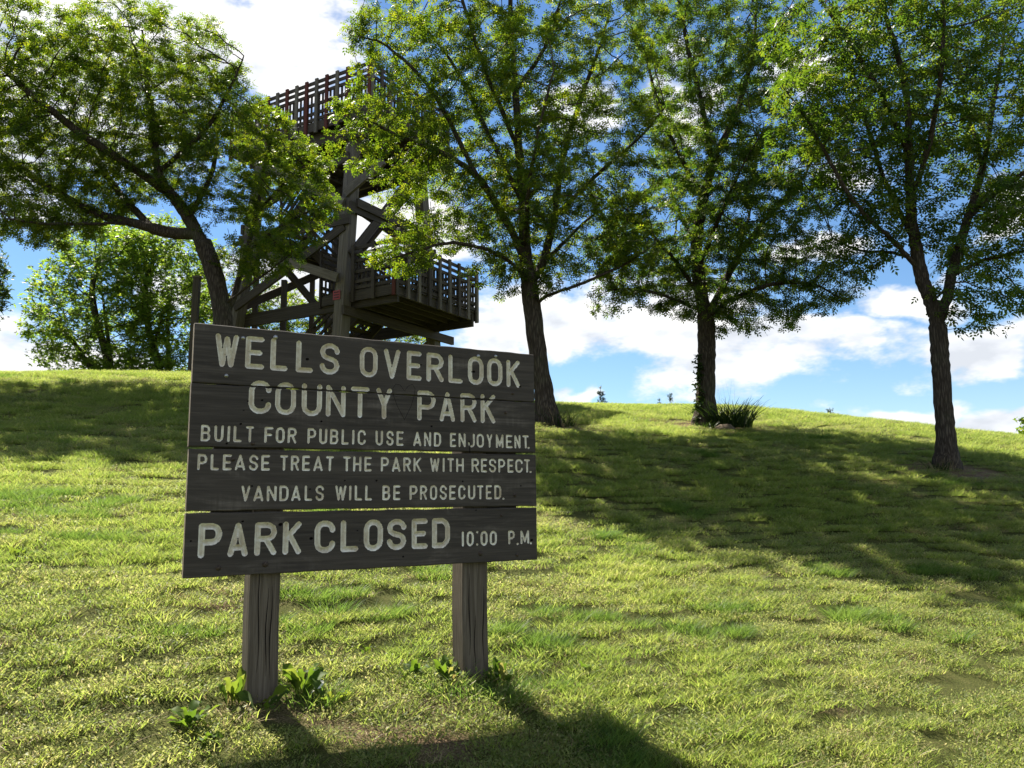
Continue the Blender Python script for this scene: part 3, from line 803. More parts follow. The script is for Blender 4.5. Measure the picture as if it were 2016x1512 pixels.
# slim post standing by itself left of the tower
wp = at(378, 700, 21.0); wz = gz(wp[0], wp[1])
wpo = empty('wooden_post', (wp[0], wp[1], wz)); tag(wpo, 'slim brown wooden post standing alone at the left edge of the sign', 'post')
timber('shaft', (0, 0, -.3), (.04, 0, at(384, 548, 21.0)[2]-wz), .16, .16, M_TIMBER, wpo, up=(0, 1, 0))
timber('cap', (.04, 0, at(384, 548, 21.0)[2]-wz), (.04, 0, at(384, 546, 21.0)[2]-wz+.03), .19, .19, M_GREYT, wpo, up=(0, 1, 0))

# ------------------------------------------------------------------ trees
def bark_mat(name, dark, light, sc=1.0):
    m, t, out = new_mat(name)
    geo = t.n.new('ShaderNodeNewGeometry'); v = t.mapping(geo.outputs['Position'], (20*sc, 20*sc, 2.6*sc))
    vo = t.n.new('ShaderNodeTexVoronoi'); vo.feature = 'DISTANCE_TO_EDGE'; t.l.new(v, vo.inputs['Vector']); vo.inputs['Scale'].default_value = 1.6
    n = t.noise(v, 2.2, 6, .65); n2 = t.noise(geo.outputs['Position'], 2.0, 3)
    h = t.math('ADD', t.math('MULTIPLY', t.smooth(vo.outputs['Distance'], 0, .35), .28), t.math('MULTIPLY', n, .85))
    c = t.ramp(h, [(.2, tuple(q*.35 for q in dark)), (.5, dark), (.85, light)])
    c = t.mix(t.math('MULTIPLY', t.smooth(n2, .5, .75), .3), c, (.075, .085, .04))
    principled(t, out, c, .9, t.bump(h, .7, .02), .15)
    return m
def leaf_mat(name, lo, mid, hi, trans=.5, spec=.35):
    m, t, out = new_mat(name)
    at_ = t.n.new('ShaderNodeAttribute'); at_.attribute_name = 'tint'
    c = t.ramp(at_.outputs['Fac'], [(0, lo), (.5, mid), (1, hi)])
    b = t.n.new('ShaderNodeBsdfPrincipled'); t.l.new(c, b.inputs['Base Color']); b.inputs['Roughness'].default_value = .45
    b.inputs['Specular IOR Level'].default_value = spec
    tr = t.n.new('ShaderNodeBsdfTranslucent')
    ct = t.n.new('ShaderNodeHueSaturation'); ct.inputs['Hue'].default_value = .487; ct.inputs['Saturation'].default_value = 1.15; ct.inputs['Value'].default_value = 2.45
    t.l.new(c, ct.inputs['Color']); t.l.new(ct.outputs[0], tr.inputs['Color'])
    mx = t.n.new('ShaderNodeMixShader'); mx.inputs[0].default_value = trans
    t.l.new(b.outputs[0], mx.inputs[1]); t.l.new(tr.outputs[0], mx.inputs[2]); t.l.new(mx.outputs[0], out.inputs['Surface'])
    return m
M_BARK = bark_mat('dark_furrowed_bark', (.045, .034, .026), (.115, .092, .072))
M_BARKF = bark_mat('far_bark', (.05, .042, .033), (.12, .10, .08), .6)
M_LOC = leaf_mat('locust_leaf', (.034, .066, .012), (.070, .110, .018), (.135, .155, .026), .58)
M_ASH = leaf_mat('ash_leaf', (.028, .060, .012), (.056, .096, .017), (.11, .135, .026), .53)
M_FAR = leaf_mat('distant_leaf', (.060, .105, .022), (.095, .150, .030), (.15, .19, .042), .62)
M_DARKLEAF = leaf_mat('dark_leaf', (.028, .05, .014), (.042, .07, .018), (.07, .095, .024), .4)

def resample(pts, step):
    pts = np.array(pts, float); out = [pts[0]]
    for p, q in zip(pts[:-1], pts[1:]):
        L = np.linalg.norm(q-p); n = max(int(round(L/step)), 1)
        out += [p+(q-p)*k/n for k in range(1, n+1)]
    return np.array(out)
def smooth_path(pts, step):
    pts = np.array(pts, float)
    if len(pts) < 3: return resample(pts, step)
    out = []
    P = np.vstack([2*pts[0]-pts[1], pts, 2*pts[-1]-pts[-2]])
    for i in range(1, len(P)-2):
        p0, p1, p2, p3 = P[i-1:i+3]
        for k in range(8):
            u = k/8
            out.append(.5*((2*p1)+(-p0+p2)*u+(2*p0-5*p1+4*p2-p3)*u*u+(-p0+3*p1-3*p2+p3)*u**3))
    out.append(P[-2])
    return resample(out, step)
def grow(limbs, attr, step, infl, kill, iters=140, seed=1, up=.12):
    g = np.random.default_rng(seed)
    pos = []; par = []
    for li, limb in enumerate(limbs):
        pts = smooth_path(limb, step)
        pts[1:-1] += g.normal(0, step*.035, (len(pts)-2, 3)) if len(pts) > 2 else 0
        if li == 0: par.append(-1); pos.append(pts[0]); start = 1; prev = 0
        else:
            d = np.linalg.norm(np.array(pos)-pts[0], axis=1); prev = int(np.argmin(d)); start = 1
        for p in pts[start:]:
            pos.append(p); par.append(prev); prev = len(pos)-1
    pos = [np.array(p) for p in pos]; par = list(par)
    n_seed = len(pos)
    A = attr.copy(); P = np.array(pos)
    best = np.full(len(A), 1e9); bi = np.zeros(len(A), int)
    def update(new_idx):
        nonlocal best, bi
        Pn = P[new_idx]
        for s in range(0, len(A), 2000):
            e = slice(s, s+2000)
            d = np.sqrt(((A[e, None]-Pn[None])**2).sum(-1)); k = d.argmin(1); dm = d[np.arange(len(k)), k]
            b = dm < best[e]
            best[e] = np.where(b, dm, best[e]); bi[e] = np.where(b, np.asarray(new_idx)[k], bi[e])
    update(np.arange(len(P)))
    nch = {}
    for it in range(iters):
        alive = best > kill
        A, best, bi = A[alive], best[alive], bi[alive]
        use = best < infl
        if not use.any(): break
        dirs = (A[use]-P[bi[use]])/best[use][:, None]
        acc = np.zeros((len(P), 3)); np.add.at(acc, bi[use], dirs)
        idx = np.unique(bi[use]); idx = np.array([i for i in idx if nch.get(i, 0) < 3])
        if len(idx) == 0: break
        d = acc[idx]; d /= np.linalg.norm(d, axis=1)[:, None]+1e-9
        pd = np.array([P[i]-P[par[i]] if par[i] >= 0 else (0, 0, 1) for i in idx]); pd = pd/(np.linalg.norm(pd, axis=1)[:, None]+1e-9)
        d = d+.25*pd+g.normal(0, .18, d.shape)+np.array([0, 0, up]); d /= np.linalg.norm(d, axis=1)[:, None]
        newp = P[idx]+d*step
        base = len(P)
        for i in idx: nch[i] = nch.get(i, 0)+1
        par += list(idx); P = np.vstack([P, newp])
        update(np.arange(base, len(P)))
    return P, np.array(par), n_seed
def radii(P, par, r_tip, r_base):
    n = len(P); ch = np.zeros(n, int)
    for p in par:
        if p >= 0: ch[p] += 1
    tips = (ch == 0).astype(float)
    for i in range(n-1, 0, -1): pass
    order = np.argsort(-depth_of(par))
    for i in order:
        if par[i] >= 0: tips[par[i]] += tips[i]
    ex = math.log(max(r_base/r_tip, 1.5))/math.log(max(tips[0], 2))
    return r_tip*tips**ex, tips, ch
def depth_of(par):
    d = np.zeros(len(par), int)
    for i in range(len(par)):
        if par[i] >= 0: d[i] = d[par[i]]+1
    return d
def wood_mesh(P, par, r, ch, flare=None, min_r=0.0):
    n = len(P); kids = [[] for _ in range(n)]
    for i, p in enumerate(par):
        if p >= 0: kids[p].append(i)
    V, F = [], []; nv = 0
    stack = [(0, None)]
    while stack:
        start, parent = stack.pop()
        chain = [start] if parent is None else [parent, start]
        c = start
        while kids[c]:
            ks = sorted(kids[c], key=lambda k: -r[k]); nx = ks[0]
            for k in ks[1:]: stack.append((k, c))
            chain.append(nx); c = nx
        rr = np.array([r[i] for i in chain])
        if parent is not None: rr[0] = min(r[parent], r[start]*1.15)
        if rr.max() < min_r: continue
        pts = P[chain]; m = len(chain)
        sides = 14 if rr.max() > .08 else (7 if rr.max() > .025 else 4 if rr.max() > .008 else 3)
        tg = np.gradient(pts, axis=0); tg /= np.linalg.norm(tg, axis=1)[:, None]+1e-9
        ref = np.array([.31, .87, .38]); x = np.cross(tg, ref); x /= np.linalg.norm(x, axis=1)[:, None]+1e-9; y = np.cross(tg, x)
        an = np.arange(sides)/sides*2*math.pi
        ring = pts[:, None]+rr[:, None, None]*(np.cos(an)[None, :, None]*x[:, None]+np.sin(an)[None, :, None]*y[:, None])
        if sides == 14:
            wob = 1+.025*np.sin(3*an[None]+pts[:, 2:3]*1.3)+.02*np.sin(5*an[None]-pts[:, 2:3]*2.1)
            if parent is None and flare is not None:
                hgt = pts[:, 2:3]-pts[0, 2]-flare[0]
                wob = wob*(1+flare[1]*np.exp(-np.maximum(hgt, 0)/.22)*(1+.3*np.sin(4*an[None]+1)))
            ring = pts[:, None]+(ring-pts[:, None])*wob[:, :, None]
        V.append(ring.reshape(-1, 3))
        a = np.arange(m-1)[:, None]*sides; b = np.arange(sides)[None]; bn = (b+1) % sides
        F.append(np.stack([nv+a+b, nv+a+bn, nv+a+sides+bn, nv+a+sides+b], -1).reshape(-1, 4)); nv += m*sides
    return np.vstack(V), np.vstack(F)
def leaf_template(kind):
    """flat leaf along +X, normal +Z; returns verts, quads"""
    V, F = [], []
    def leaflet(x, y, dx, dy, L, w, z=0.0, dz=0.0):
        n = len(V); d = np.array([dx, dy]); d = d/np.linalg.norm(d); p = np.array([-d[1], d[0]])
        for s, k in ((0, 0), (.45, 1), (1, 0), (.45, -1)):
            q = np.array([x, y])+d*L*s+p*w*k/2
            V.append((q[0], q[1], z+dz*s))
        F.append((n, n+1, n+2, n+3))
    if kind == 'locust':
        for i in range(2):
            f = .22+.36*i; z = -.16*f*f
            for s in (1, -1): leaflet(f, 0, .55, s, .50*(1-.3*abs(f-.5)), .24, z, -.06)
        leaflet(.78, 0, 1, .1, .44, .23, -.10, -.08)
    elif kind == 'ash':
        for f in (.35, .65):
            for s in (1, -1): leaflet(f, 0, .55, s, .46, .23, -.15*f*f, -.10)
        leaflet(.85, 0, 1, 0, .5, .26, -.12, -.14)
    elif kind == 'far':
        leaflet(0, 0, 1, .1, 1.0, .42, 0, -.15); leaflet(.2, .05, .5, 1, .8, .36, .02, -.12); leaflet(.3, -.05, .6, -1, .8, .36, -.02, -.1)
    elif kind == 'broad':
        leaflet(0, 0, 1, .15, 1.0, .66, 0, -.15); leaflet(.1, .1, .2, 1, .85, .6, .02, -.12); leaflet(.1, -.1, .35, -1, .85, .6, -.02, -.1)
    return np.array(V), np.array(F)
def leaves(P, D, kind, size, seed, droop=.25, tint_bias=None):
    g = np.random.default_rng(seed); V0, F0 = leaf_template(kind); n = len(P)
    X = D+g.normal(0, .8, D.shape); X[:, 2] = X[:, 2]*.65-droop; X /= np.linalg.norm(X, axis=1)[:, None]
    Zr = np.array([0, 0, 1.0])+g.normal(0, .42, (n, 3)); Z = Zr-X*(Zr*X).sum(1)[:, None]; Z /= np.linalg.norm(Z, axis=1)[:, None]
    Y = np.cross(Z, X); s = size*g.uniform(.65, 1.25, n)
    V = P[:, None]+s[:, None, None]*(V0[None, :, :1]*X[:, None]+V0[None, :, 1:2]*Y[:, None]+V0[None, :, 2:]*Z[:, None])
    F = (np.arange(n)*len(V0))[:, None, None]+F0[None]
    tint = np.clip(g.normal(.45, .22, n)+(0 if tint_bias is None else tint_bias), 0, 1)
    return V.reshape(-1, 3), F.reshape(-1, F0.shape[1]), np.repeat(tint, len(V0))
def ellip(c, r, n, g, hollow=.35):
    d = g.normal(size=(n, 3)); d /= np.linalg.norm(d, axis=1)[:, None]
    return np.array(c)+d*(g.uniform(hollow**3, 1, n)**(1/3))[:, None]*np.array(r)
def build_tree(name, label, limbs, attr, r_base, leaf, size, mat, n_leaf, seed, step=.16, infl=1.3, kill=.24, group=None, bark=None, droop=.25, flare=(.45, .5), leaf_tips=3, up=.1, min_r=0.0, cat='tree', cluster=5, spread=1.0):
    P, par, ns = grow(limbs, attr, step, infl, kill, seed=seed, up=up)
    r, tips, ch = radii(P, par, .0055, r_base)
    r[0:2] = np.maximum(r[0:2], r_base)
    base = limbs[0][0]; bz = gz(base[0], base[1])
    root = empty(name, (base[0], base[1], bz)); tag(root, label, cat, group)
    V, F = wood_mesh(P, par, r, ch, flare, min_r)
    o = np.array([base[0], base[1], bz])
    link_mesh('trunk', np_mesh('trunk', V-o, F), bark or M_BARK, root, True)
    g = np.random.default_rng(seed+50)
    cand = np.where((tips <= leaf_tips) & (np.arange(len(P)) >= ns))[0]
    cand = np.r_[cand, np.where((tips <= 2))[0]]
    pick = np.repeat(cand[g.integers(0, len(cand), max(n_leaf//cluster, 1))], cluster)
    pp = np.maximum(par[pick], 0); D = P[pick]-P[pp]; D /= np.linalg.norm(D, axis=1)[:, None]+1e-9
    pos = P[pick]-(P[pick]-P[pp])*np.repeat(g.uniform(0, 1, len(pick)//cluster), cluster)[:, None]+g.normal(0, 1, (len(pick), 3))*np.array([.075, .075, .022 if leaf != 'far' else .09])*(size/.12)*spread
    cen = P.mean(0); rad = np.linalg.norm(P-cen, axis=1).max()
    Vl, Fl, tn = leaves(pos, D, leaf, size, seed+9, droop, np.repeat(g.normal(0, .16, len(pick)//cluster), cluster))
    link_mesh('crown', np_mesh('crown', Vl-o, Fl, tn), mat, root)
    print(name, 'nodes', len(P), 'leaf quads', len(Fl))
    return root
def L(Y, *pts):
    """limb from photo pixels; each (u, v[, dY])"""
    return [at(p[0], p[1], Y+(p[2] if len(p) > 2 else 0)) for p in pts]
def blob(Y, u, v, dY, ru, rv, rY, n, g, hollow=.3):
    c = at(u, v, Y+dY); k = (Y+dY)/FPX
    return ellip(c, (ru*k, rY, rv*k), n, g, hollow)
g = np.random.default_rng(11)
# --- leaning locust beside the sign
Y0 = 15.2; b0_ = at(446, 780, Y0); b0_[2] = gz(b0_[0], b0_[1])-.35
limbs = [[b0_]+L(Y0, (444, 700), (440, 640), (428, 565), (405, 492), (385, 462), (335, 458), (265, 440), (190, 420), (110, 378, .3), (30, 325, .5), (-60, 270, .6)),
         L(Y0, (398, 482), (372, 430), (345, 392), (312, 340), (302, 250), (288, 150), (280, 60)),
         L(Y0, (446, 625), (466, 565, .2), (484, 500, .4), (505, 420, .5), (520, 330, .4), (545, 240, .3)),
         L(Y0, (345, 392), (260, 330, -.6), (170, 270, -1.1), (80, 200, -1.4), (0, 130, -1.6)),
         L(Y0, (312, 340), (400, 260, -.5), (450, 180, -.7), (480, 110, -.8)),
         L(Y0, (484, 500, .4), (560, 440, -.2), (630, 410, -.6), (680, 415, -.8)),
         L(Y0, (505, 420, .5), (580, 340, .2), (640, 315, 0)),
         L(Y0, (300, 450), (220, 360, .9), (150, 240, 1.5), (110, 120, 1.8)),
         L(Y0, (372, 430), (420, 330, 1.0), (430, 220, 1.6)),
         L(Y0, (265, 440), (180, 440, -.9), (90, 440, -1.6), (10, 430, -2)),
         L(Y0, (440, 600), (520, 540, -.5), (575, 500, -.9))]
attr = np.vstack([blob(Y0, 170, 240, 0, 260, 190, 2.6, 1900, g), blob(Y0, 60, 340, -.3, 210, 135, 2.2, 900, g), blob(Y0, 330, 200, 0, 190, 150, 2.3, 900, g),
                  blob(Y0, 440, 300, 0, 150, 150, 2.0, 520, g), blob(Y0, 560, 400, -.2, 115, 85, 1.3, 210, g), blob(Y0, 520, 270, 0, 90, 70, 1.1, 170, g), blob(Y0, 545, 455, -.8, 90, 50, .8, 90, g), blob(Y0, 590, 330, 0, 75, 45, .9, 170, g), blob(Y0, 520, 500, -.4, 95, 50, 1.1, 150, g),
                  blob(Y0, 60, 120, -.3, 150, 110, 2.0, 750, g), blob(Y0, -120, 250, 0, 170, 170, 2.2, 500, g), blob(Y0, 280, 100, 0, 210, 80, 1.7, 560, g), blob(Y0, 655, 412, -.7, 35, 16, .3, 40, g), blob(Y0, 60, 440, -1, 130, 35, 1.2, 150, g)])
build_tree('locust_tree', 'leaning locust tree with forked trunk beside the tower, its crown spreading low', limbs, attr, .185, 'locust', .112, M_LOC, 60000, 21, step=.16, kill=.22, infl=1.5, cluster=5, droop=.3)
# --- upright locust behind the right end of the sign
Y1 = 14.5; b1_ = at(1080, 838, Y1); b1_[2] = gz(b1_[0], b1_[1])-.35
limbs = [[b1_]+L(Y1, (1078, 838), (1070, 770), (1058, 690), (1047, 600), (1041, 555), (1034, 490), (1030, 400), (1022, 300), (1015, 180), (1006, 50), (1003, -80), (1000, -200)),
         L(Y1, (1041, 560), (1068, 520, .2), (1090, 430, .4), (1108, 310, .5), (1145, 190, .6), (1190, 60, .7), (1215, -70, .8)),
         L(Y1, (1036, 520), (1000, 440, -.3), (940, 350, -.8), (870, 300, -1.2), (785, 268, -1.5), (700, 222, -1.7)),
         L(Y1, (1046, 600), (1090, 578, -.3), (1150, 556, -.5), (1230, 520, -.6), (1290, 480, -.6)),
         L(Y1, (1038, 545), (980, 500, -.6), (890, 478, -1.1), (800, 500, -1.4), (740, 520, -1.5)),
         L(Y1, (1030, 400), (960, 260, .2), (900, 140, .3), (840, 60, .3), (770, 20, .3)),
         L(Y1, (1022, 300), (960, 150, -.7), (920, 30, -1), (890, -70, -1.2)),
         L(Y1, (1030, 420), (940, 380, 1.0), (860, 360, 1.6), (790, 370, 1.9)),
         L(Y1, (1090, 430, .4), (1180, 340, .3), (1260, 270, .2), (1310, 210, .1)),
         L(Y1, (1068, 520, .2), (1160, 430, 1.1), (1230, 390, 1.5)),
         L(Y1, (1034, 490), (1040, 380, -1.2), (1060, 260, -1.8), (1090, 140, -2.1)),
         L(Y1, (1015, 180), (1080, 80, 0), (1110, -30, 0)),
         L(Y1, (940, 350, -.8), (850, 180, -1.2), (760, 90, -1.4), (690, 70, -1.5))]
attr = np.vstack([blob(Y1, 1010, 250, 0, 190, 230, 2.3, 1500, g), blob(Y1, 1060, 430, 0, 190, 120, 2.2, 1000, g), blob(Y1, 870, 420, -.5, 130, 95, 1.5, 480, g), blob(Y1, 800, 270, -1.2, 110, 75, 1.1, 330, g),
                  blob(Y1, 770, 60, -1, 110, 75, 1.1, 260, g), blob(Y1, 900, 120, -.4, 150, 110, 1.6, 480, g), blob(Y1, 1200, 330, .2, 120, 170, 1.7, 560, g), blob(Y1, 1190, 110, .3, 130, 140, 1.7, 520, g),
                  blob(Y1, 1000, -60, 0, 220, 130, 2.0, 700, g), blob(Y1, 1230, 500, -.4, 80, 55, 1.0, 170, g), blob(Y1, 790, 500, -1.3, 70, 45, .8, 130, g), blob(Y1, 690, 250, -1.6, 50, 35, .5, 90, g), blob(Y1, 770, 310, -1.3, 120, 50, .9, 240, g), blob(Y1, 850, 215, -1.1, 90, 70, .9, 220, g), blob(Y1, 730, 180, -1.5, 60, 50, .6, 100, g), blob(Y1, 720, 225, -1.6, 60, 55, .6, 90, g), blob(Y1, 1010, 550, -.2, 110, 40, .9, 130, g)])
build_tree('locust_tree', 'upright locust tree with dark trunk rising behind the sign\'s right end', limbs, attr, .168, 'locust', .118, M_LOC, 42000, 22, cluster=7, step=.15, kill=.24, droop=.25)
# --- ivy-footed tree in the middle of the slope
Y2 = 16.5; b2_ = at(1390, 838, Y2); b2_[2] = gz(b2_[0], b2_[1])-.35
limbs = [[b2_]+L(Y2, (1389, 838), (1389, 760), (1391, 690), (1390, 630), (1380, 570), (1371, 480), (1385, 390), (1400, 320), (1385, 220), (1360, 120), (1340, 20), (1330, -90)),
         L(Y2, (1392, 628), (1420, 570, .3), (1450, 510, .6), (1500, 440, .8), (1560, 380, .9), (1610, 300, .9)),
         L(Y2, (1385, 600), (1350, 540, -.3), (1300, 480, -.7), (1240, 420, -1), (1200, 380, -1.1)),
         L(Y2, (1392, 625), (1440, 590, -.6), (1520, 560, -1.0), (1600, 560, -1.2), (1660, 590, -1.3)),
         L(Y2, (1388, 615), (1330, 590, -.7), (1260, 570, -1.2), (1200, 570, -1.4)),
         L(Y2, (1385, 390), (1330, 290, .3), (1290, 190, .5), (1270, 80, .6)),
         L(Y2, (1400, 320), (1450, 220, 0), (1480, 110, 0), (1490, 0, 0)),
         L(Y2, (1371, 480), (1330, 400, 1.2), (1310, 320, 1.7), (1300, 240, 2)),
         L(Y2, (1450, 510, .6), (1480, 400, 1.5), (1490, 280, 2)),
         L(Y2, (1378, 520), (1420, 420, -1.3), (1460, 330, -2), (1500, 260, -2.3))]
attr = np.vstack([blob(Y2, 1390, 230, 0, 130, 250, 2.1, 1200, g), blob(Y2, 1380, 460, 0, 200, 120, 2.4, 1200, g), blob(Y2, 1520, 480, 0, 130, 120, 1.9, 650, g), blob(Y2, 1600, 560, -1, 100, 65, 1.2, 320, g),
                  blob(Y2, 1250, 500, -.5, 95, 95, 1.4, 380, g), blob(Y2, 1560, 320, .2, 110, 130, 1.6, 480, g), blob(Y2, 1480, 80, 0, 130, 140, 1.7, 500, g), blob(Y2, 1330, 20, 0, 110, 130, 1.5, 380, g),
                  blob(Y2, 1210, 590, -1.3, 60, 35, .7, 90, g), blob(Y2, 1490, 620, -.7, 150, 40, 1.1, 190, g), blob(Y2, 1390, 600, -.3, 120, 45, 1.2, 150, g)])
build_tree('locust_tree', 'locust tree with vine on its trunk and a leafy clump at its foot', limbs, attr, .185, 'locust', .128, M_ASH, 40000, 23, cluster=7, step=.165, kill=.25, droop=.35)
# --- forked ash on the right
Y3 = 13.0; b3_ = at(1868, 922, Y3); b3_[2] = gz(b3_[0], b3_[1])-.35
limbs = [[b3_]+L(Y3, (1866, 922), (1860, 830), (1852, 730), (1846, 650), (1835, 600), (1815, 545), (1803, 480), (1793, 400), (1790, 300), (1785, 200), (1765, 100), (1735, 10), (1710, -80)),
         L(Y3, (1846, 640), (1866, 580, .2), (1878, 520, .4), (1905, 430, .6), (1935, 330, .7), (1955, 210, .8), (1975, 80, .9), (1990, -60, 1)),
         L(Y3, (1808, 530), (1760, 475, -.3), (1715, 435, -.6), (1670, 380, -.8), (1625, 300, -.9), (1585, 230, -1), (1540, 170, -1)),
         L(Y3, (1800, 510), (1750, 496, .5), (1695, 493, .9), (1640, 470, 1.1)),
         L(Y3, (1872, 545, .3), (1930, 515, .1), (2000, 498, 0), (2090, 480, -.2)),
         L(Y3, (1905, 430, .6), (1960, 380, .4), (2030, 330, .2), (2110, 270, 0)),
         L(Y3, (1793, 400), (1830, 280, -.7), (1850, 160, -1.1), (1860, 40, -1.3)),
         L(Y3, (1803, 480), (1740, 350, 1.0), (1700, 220, 1.4), (1670, 100, 1.6)),
         L(Y3, (1832, 600), (1870, 560, -.6), (1910, 555, -1)),
         L(Y3, (1790, 300), (1720, 160, -.5), (1650, 50, -.8), (1600, -20, -1)),
         L(Y3, (1935, 330, .7), (1900, 200, 1.5), (1880, 80, 1.9))]
attr = np.vstack([blob(Y3, 1760, 170, 0, 210, 200, 2.1, 1300, g), blob(Y3, 1640, 250, -.5, 140, 150, 1.6, 560, g), blob(Y3, 1960, 180, .4, 180, 230, 2.0, 1000, g), blob(Y3, 1720, 430, .2, 120, 75, 1.5, 300, g),
                  blob(Y3, 1960, 450, 0, 150, 90, 1.5, 380, g), blob(Y3, 2080, 350, 0, 130, 160, 1.6, 380, g), blob(Y3, 1640, 50, -.5, 150, 110, 1.4, 380, g), blob(Y3, 1800, -40, 0, 220, 110, 1.8, 480, g), blob(Y3, 1890, 570, -.5, 80, 45, .8, 60, g), blob(Y3, 1690, 520, .8, 70, 45, .7, 90, g), blob(Y3, 1980, 610, -.3, 70, 50, .8, 80, g)])
build_tree('ash_tree', 'tall ash tree with a bare forked trunk on the open right slope', limbs, attr, .14, 'ash', .155, M_ASH, 19000, 24, cluster=7, step=.15, kill=.25, droop=.35)

# ------------------------------------------------------------------ trees beyond the crest
def far_tree(name, label, Y, u, v_base, blobs, leaf, size, mat, n_leaf, seed, r_base, group=None, stems=2, step=.22, kill=.27):
    gg = np.random.default_rng(seed)
    b = at(u, v_base, Y); b[2] = gz(b[0], b[1])-.3
    c0 = at(blobs[0][0], blobs[0][1], Y)
    limbs = [[b, b+(c0-b)*np.array([.25, .25, .45]), c0+np.array([0, 0, .3])]]
    for k in range(stems):
        bl = blobs[(k+1) % len(blobs)]; c = at(bl[0], bl[1], Y)
        limbs.append([b+(c0-b)*np.array([.1, .1, .2+.12*k]), b+(c-b)*np.array([.6, .6, .7])+gg.normal(0, .3, 3), c])
    attr = np.vstack([blob(Y, q[0], q[1], 0, q[2], q[3], q[4], q[5], gg) for q in blobs])
    return build_tree(name, label, limbs, attr, r_base, leaf, size, mat, n_leaf, seed, step=step, infl=2.6, kill=kill, group=group, bark=M_BARKF, droop=.2, flare=(.3, .3), leaf_tips=6, cluster=3, spread=1.1)
far_tree('broadleaf_tree', 'fuller green tree beyond the crest with open blue sky on its outer side', 22.5, 225, 760, [(200, 600, 120, 125, 2.4, 900), (120, 640, 75, 55, 1.4, 300), (220, 500, 105, 70, 1.8, 450), (160, 700, 95, 42, 1.4, 320), (260, 715, 90, 35, 1.4, 260)], 'far', .115, M_FAR, 13500, 61, .16, stems=3)
far_tree('broadleaf_tree', 'green tree beyond the crest directly behind the leaning locust and the slim post', 24.0, 330, 765, [(330, 590, 105, 130, 2.2, 900), (310, 490, 120, 65, 1.9, 450), (330, 705, 90, 42, 1.5, 320)], 'far', .115, M_FAR, 11000, 62, .15, stems=3)
far_tree('broadleaf_tree', 'light green tree seen through the tower\'s lower braces beyond the crest', 33, 600, 780, [(560, 620, 110, 60, 2.0, 500), (650, 640, 120, 55, 2.0, 450), (780, 670, 70, 40, 1.3, 220), (450, 580, 90, 100, 1.8, 450)], 'far', .12, M_LOC, 13000, 63, .14, stems=3)
far_tree('broadleaf_tree', 'dark tree at the far end of the crest beside open sky', 26, -110, 760, [(-85, 540, 95, 120, 1.8, 420), (-30, 590, 45, 60, .9, 120), (-60, 450, 70, 60, 1.2, 140)], 'far', .13, M_DARKLEAF, 9000, 64, .17, stems=2)
far_tree('broadleaf_tree', 'low bright green tree top peeping over the falling end of the crest', 40, 2050, 900, [(2055, 835, 45, 32, 1.1, 110), (2030, 862, 50, 18, .9, 60)], 'broad', .20, M_LOC, 1200, 65, .07, stems=1)
M_JUN = leaf_mat('juniper_needles', (.014, .026, .012), (.022, .037, .016), (.035, .05, .02), .15, .2)
def juniper(u, v_top, Y, h, w, label, seed, lean=0.0, n=420):
    gg = np.random.default_rng(seed); top = at(u, v_top, Y); b = np.array([top[0], top[1], gz(top[0], top[1])])
    h = max(top[2]-b[2], .3)
    z = gg.uniform(.0, 1, 260)**1.2; rad = w*(1-z)**.8*gg.uniform(.2, 1, 260)**.6; an = gg.uniform(0, math.tau, 260)
    attr = b+np.c_[rad*np.cos(an)+lean*z, rad*np.sin(an), .03+z*h]
    limbs = [[b-np.array([0, 0, .2]), b+np.array([lean*.5, 0, h*.5]), b+np.array([lean, 0, h*.97])]]
    return build_tree('juniper', label, limbs, attr, .03, 'locust', .10, M_JUN, n, seed, step=.06, infl=.6, kill=.06, bark=M_BARKF, droop=-.5, flare=(.1, .2), leaf_tips=50, up=.35, cat='shrub', spread=.22)
juniper(1184, 762, 25.5, 1.0, .28, 'larger ragged juniper standing on the crest near the upright locust', 71, -.04)
juniper(1298, 784, 26.5, .5, .12, 'smallest juniper sprig on the crest, close beside a taller one', 72)
juniper(1320, 777, 26.5, .7, .17, 'slender pointed juniper on the crest next to the vine-clad trunk', 73)
juniper(1632, 806, 25.0, .6, .34, 'wispy bare-twigged juniper seedling on the crest between two trunks', 74, .05, 130)

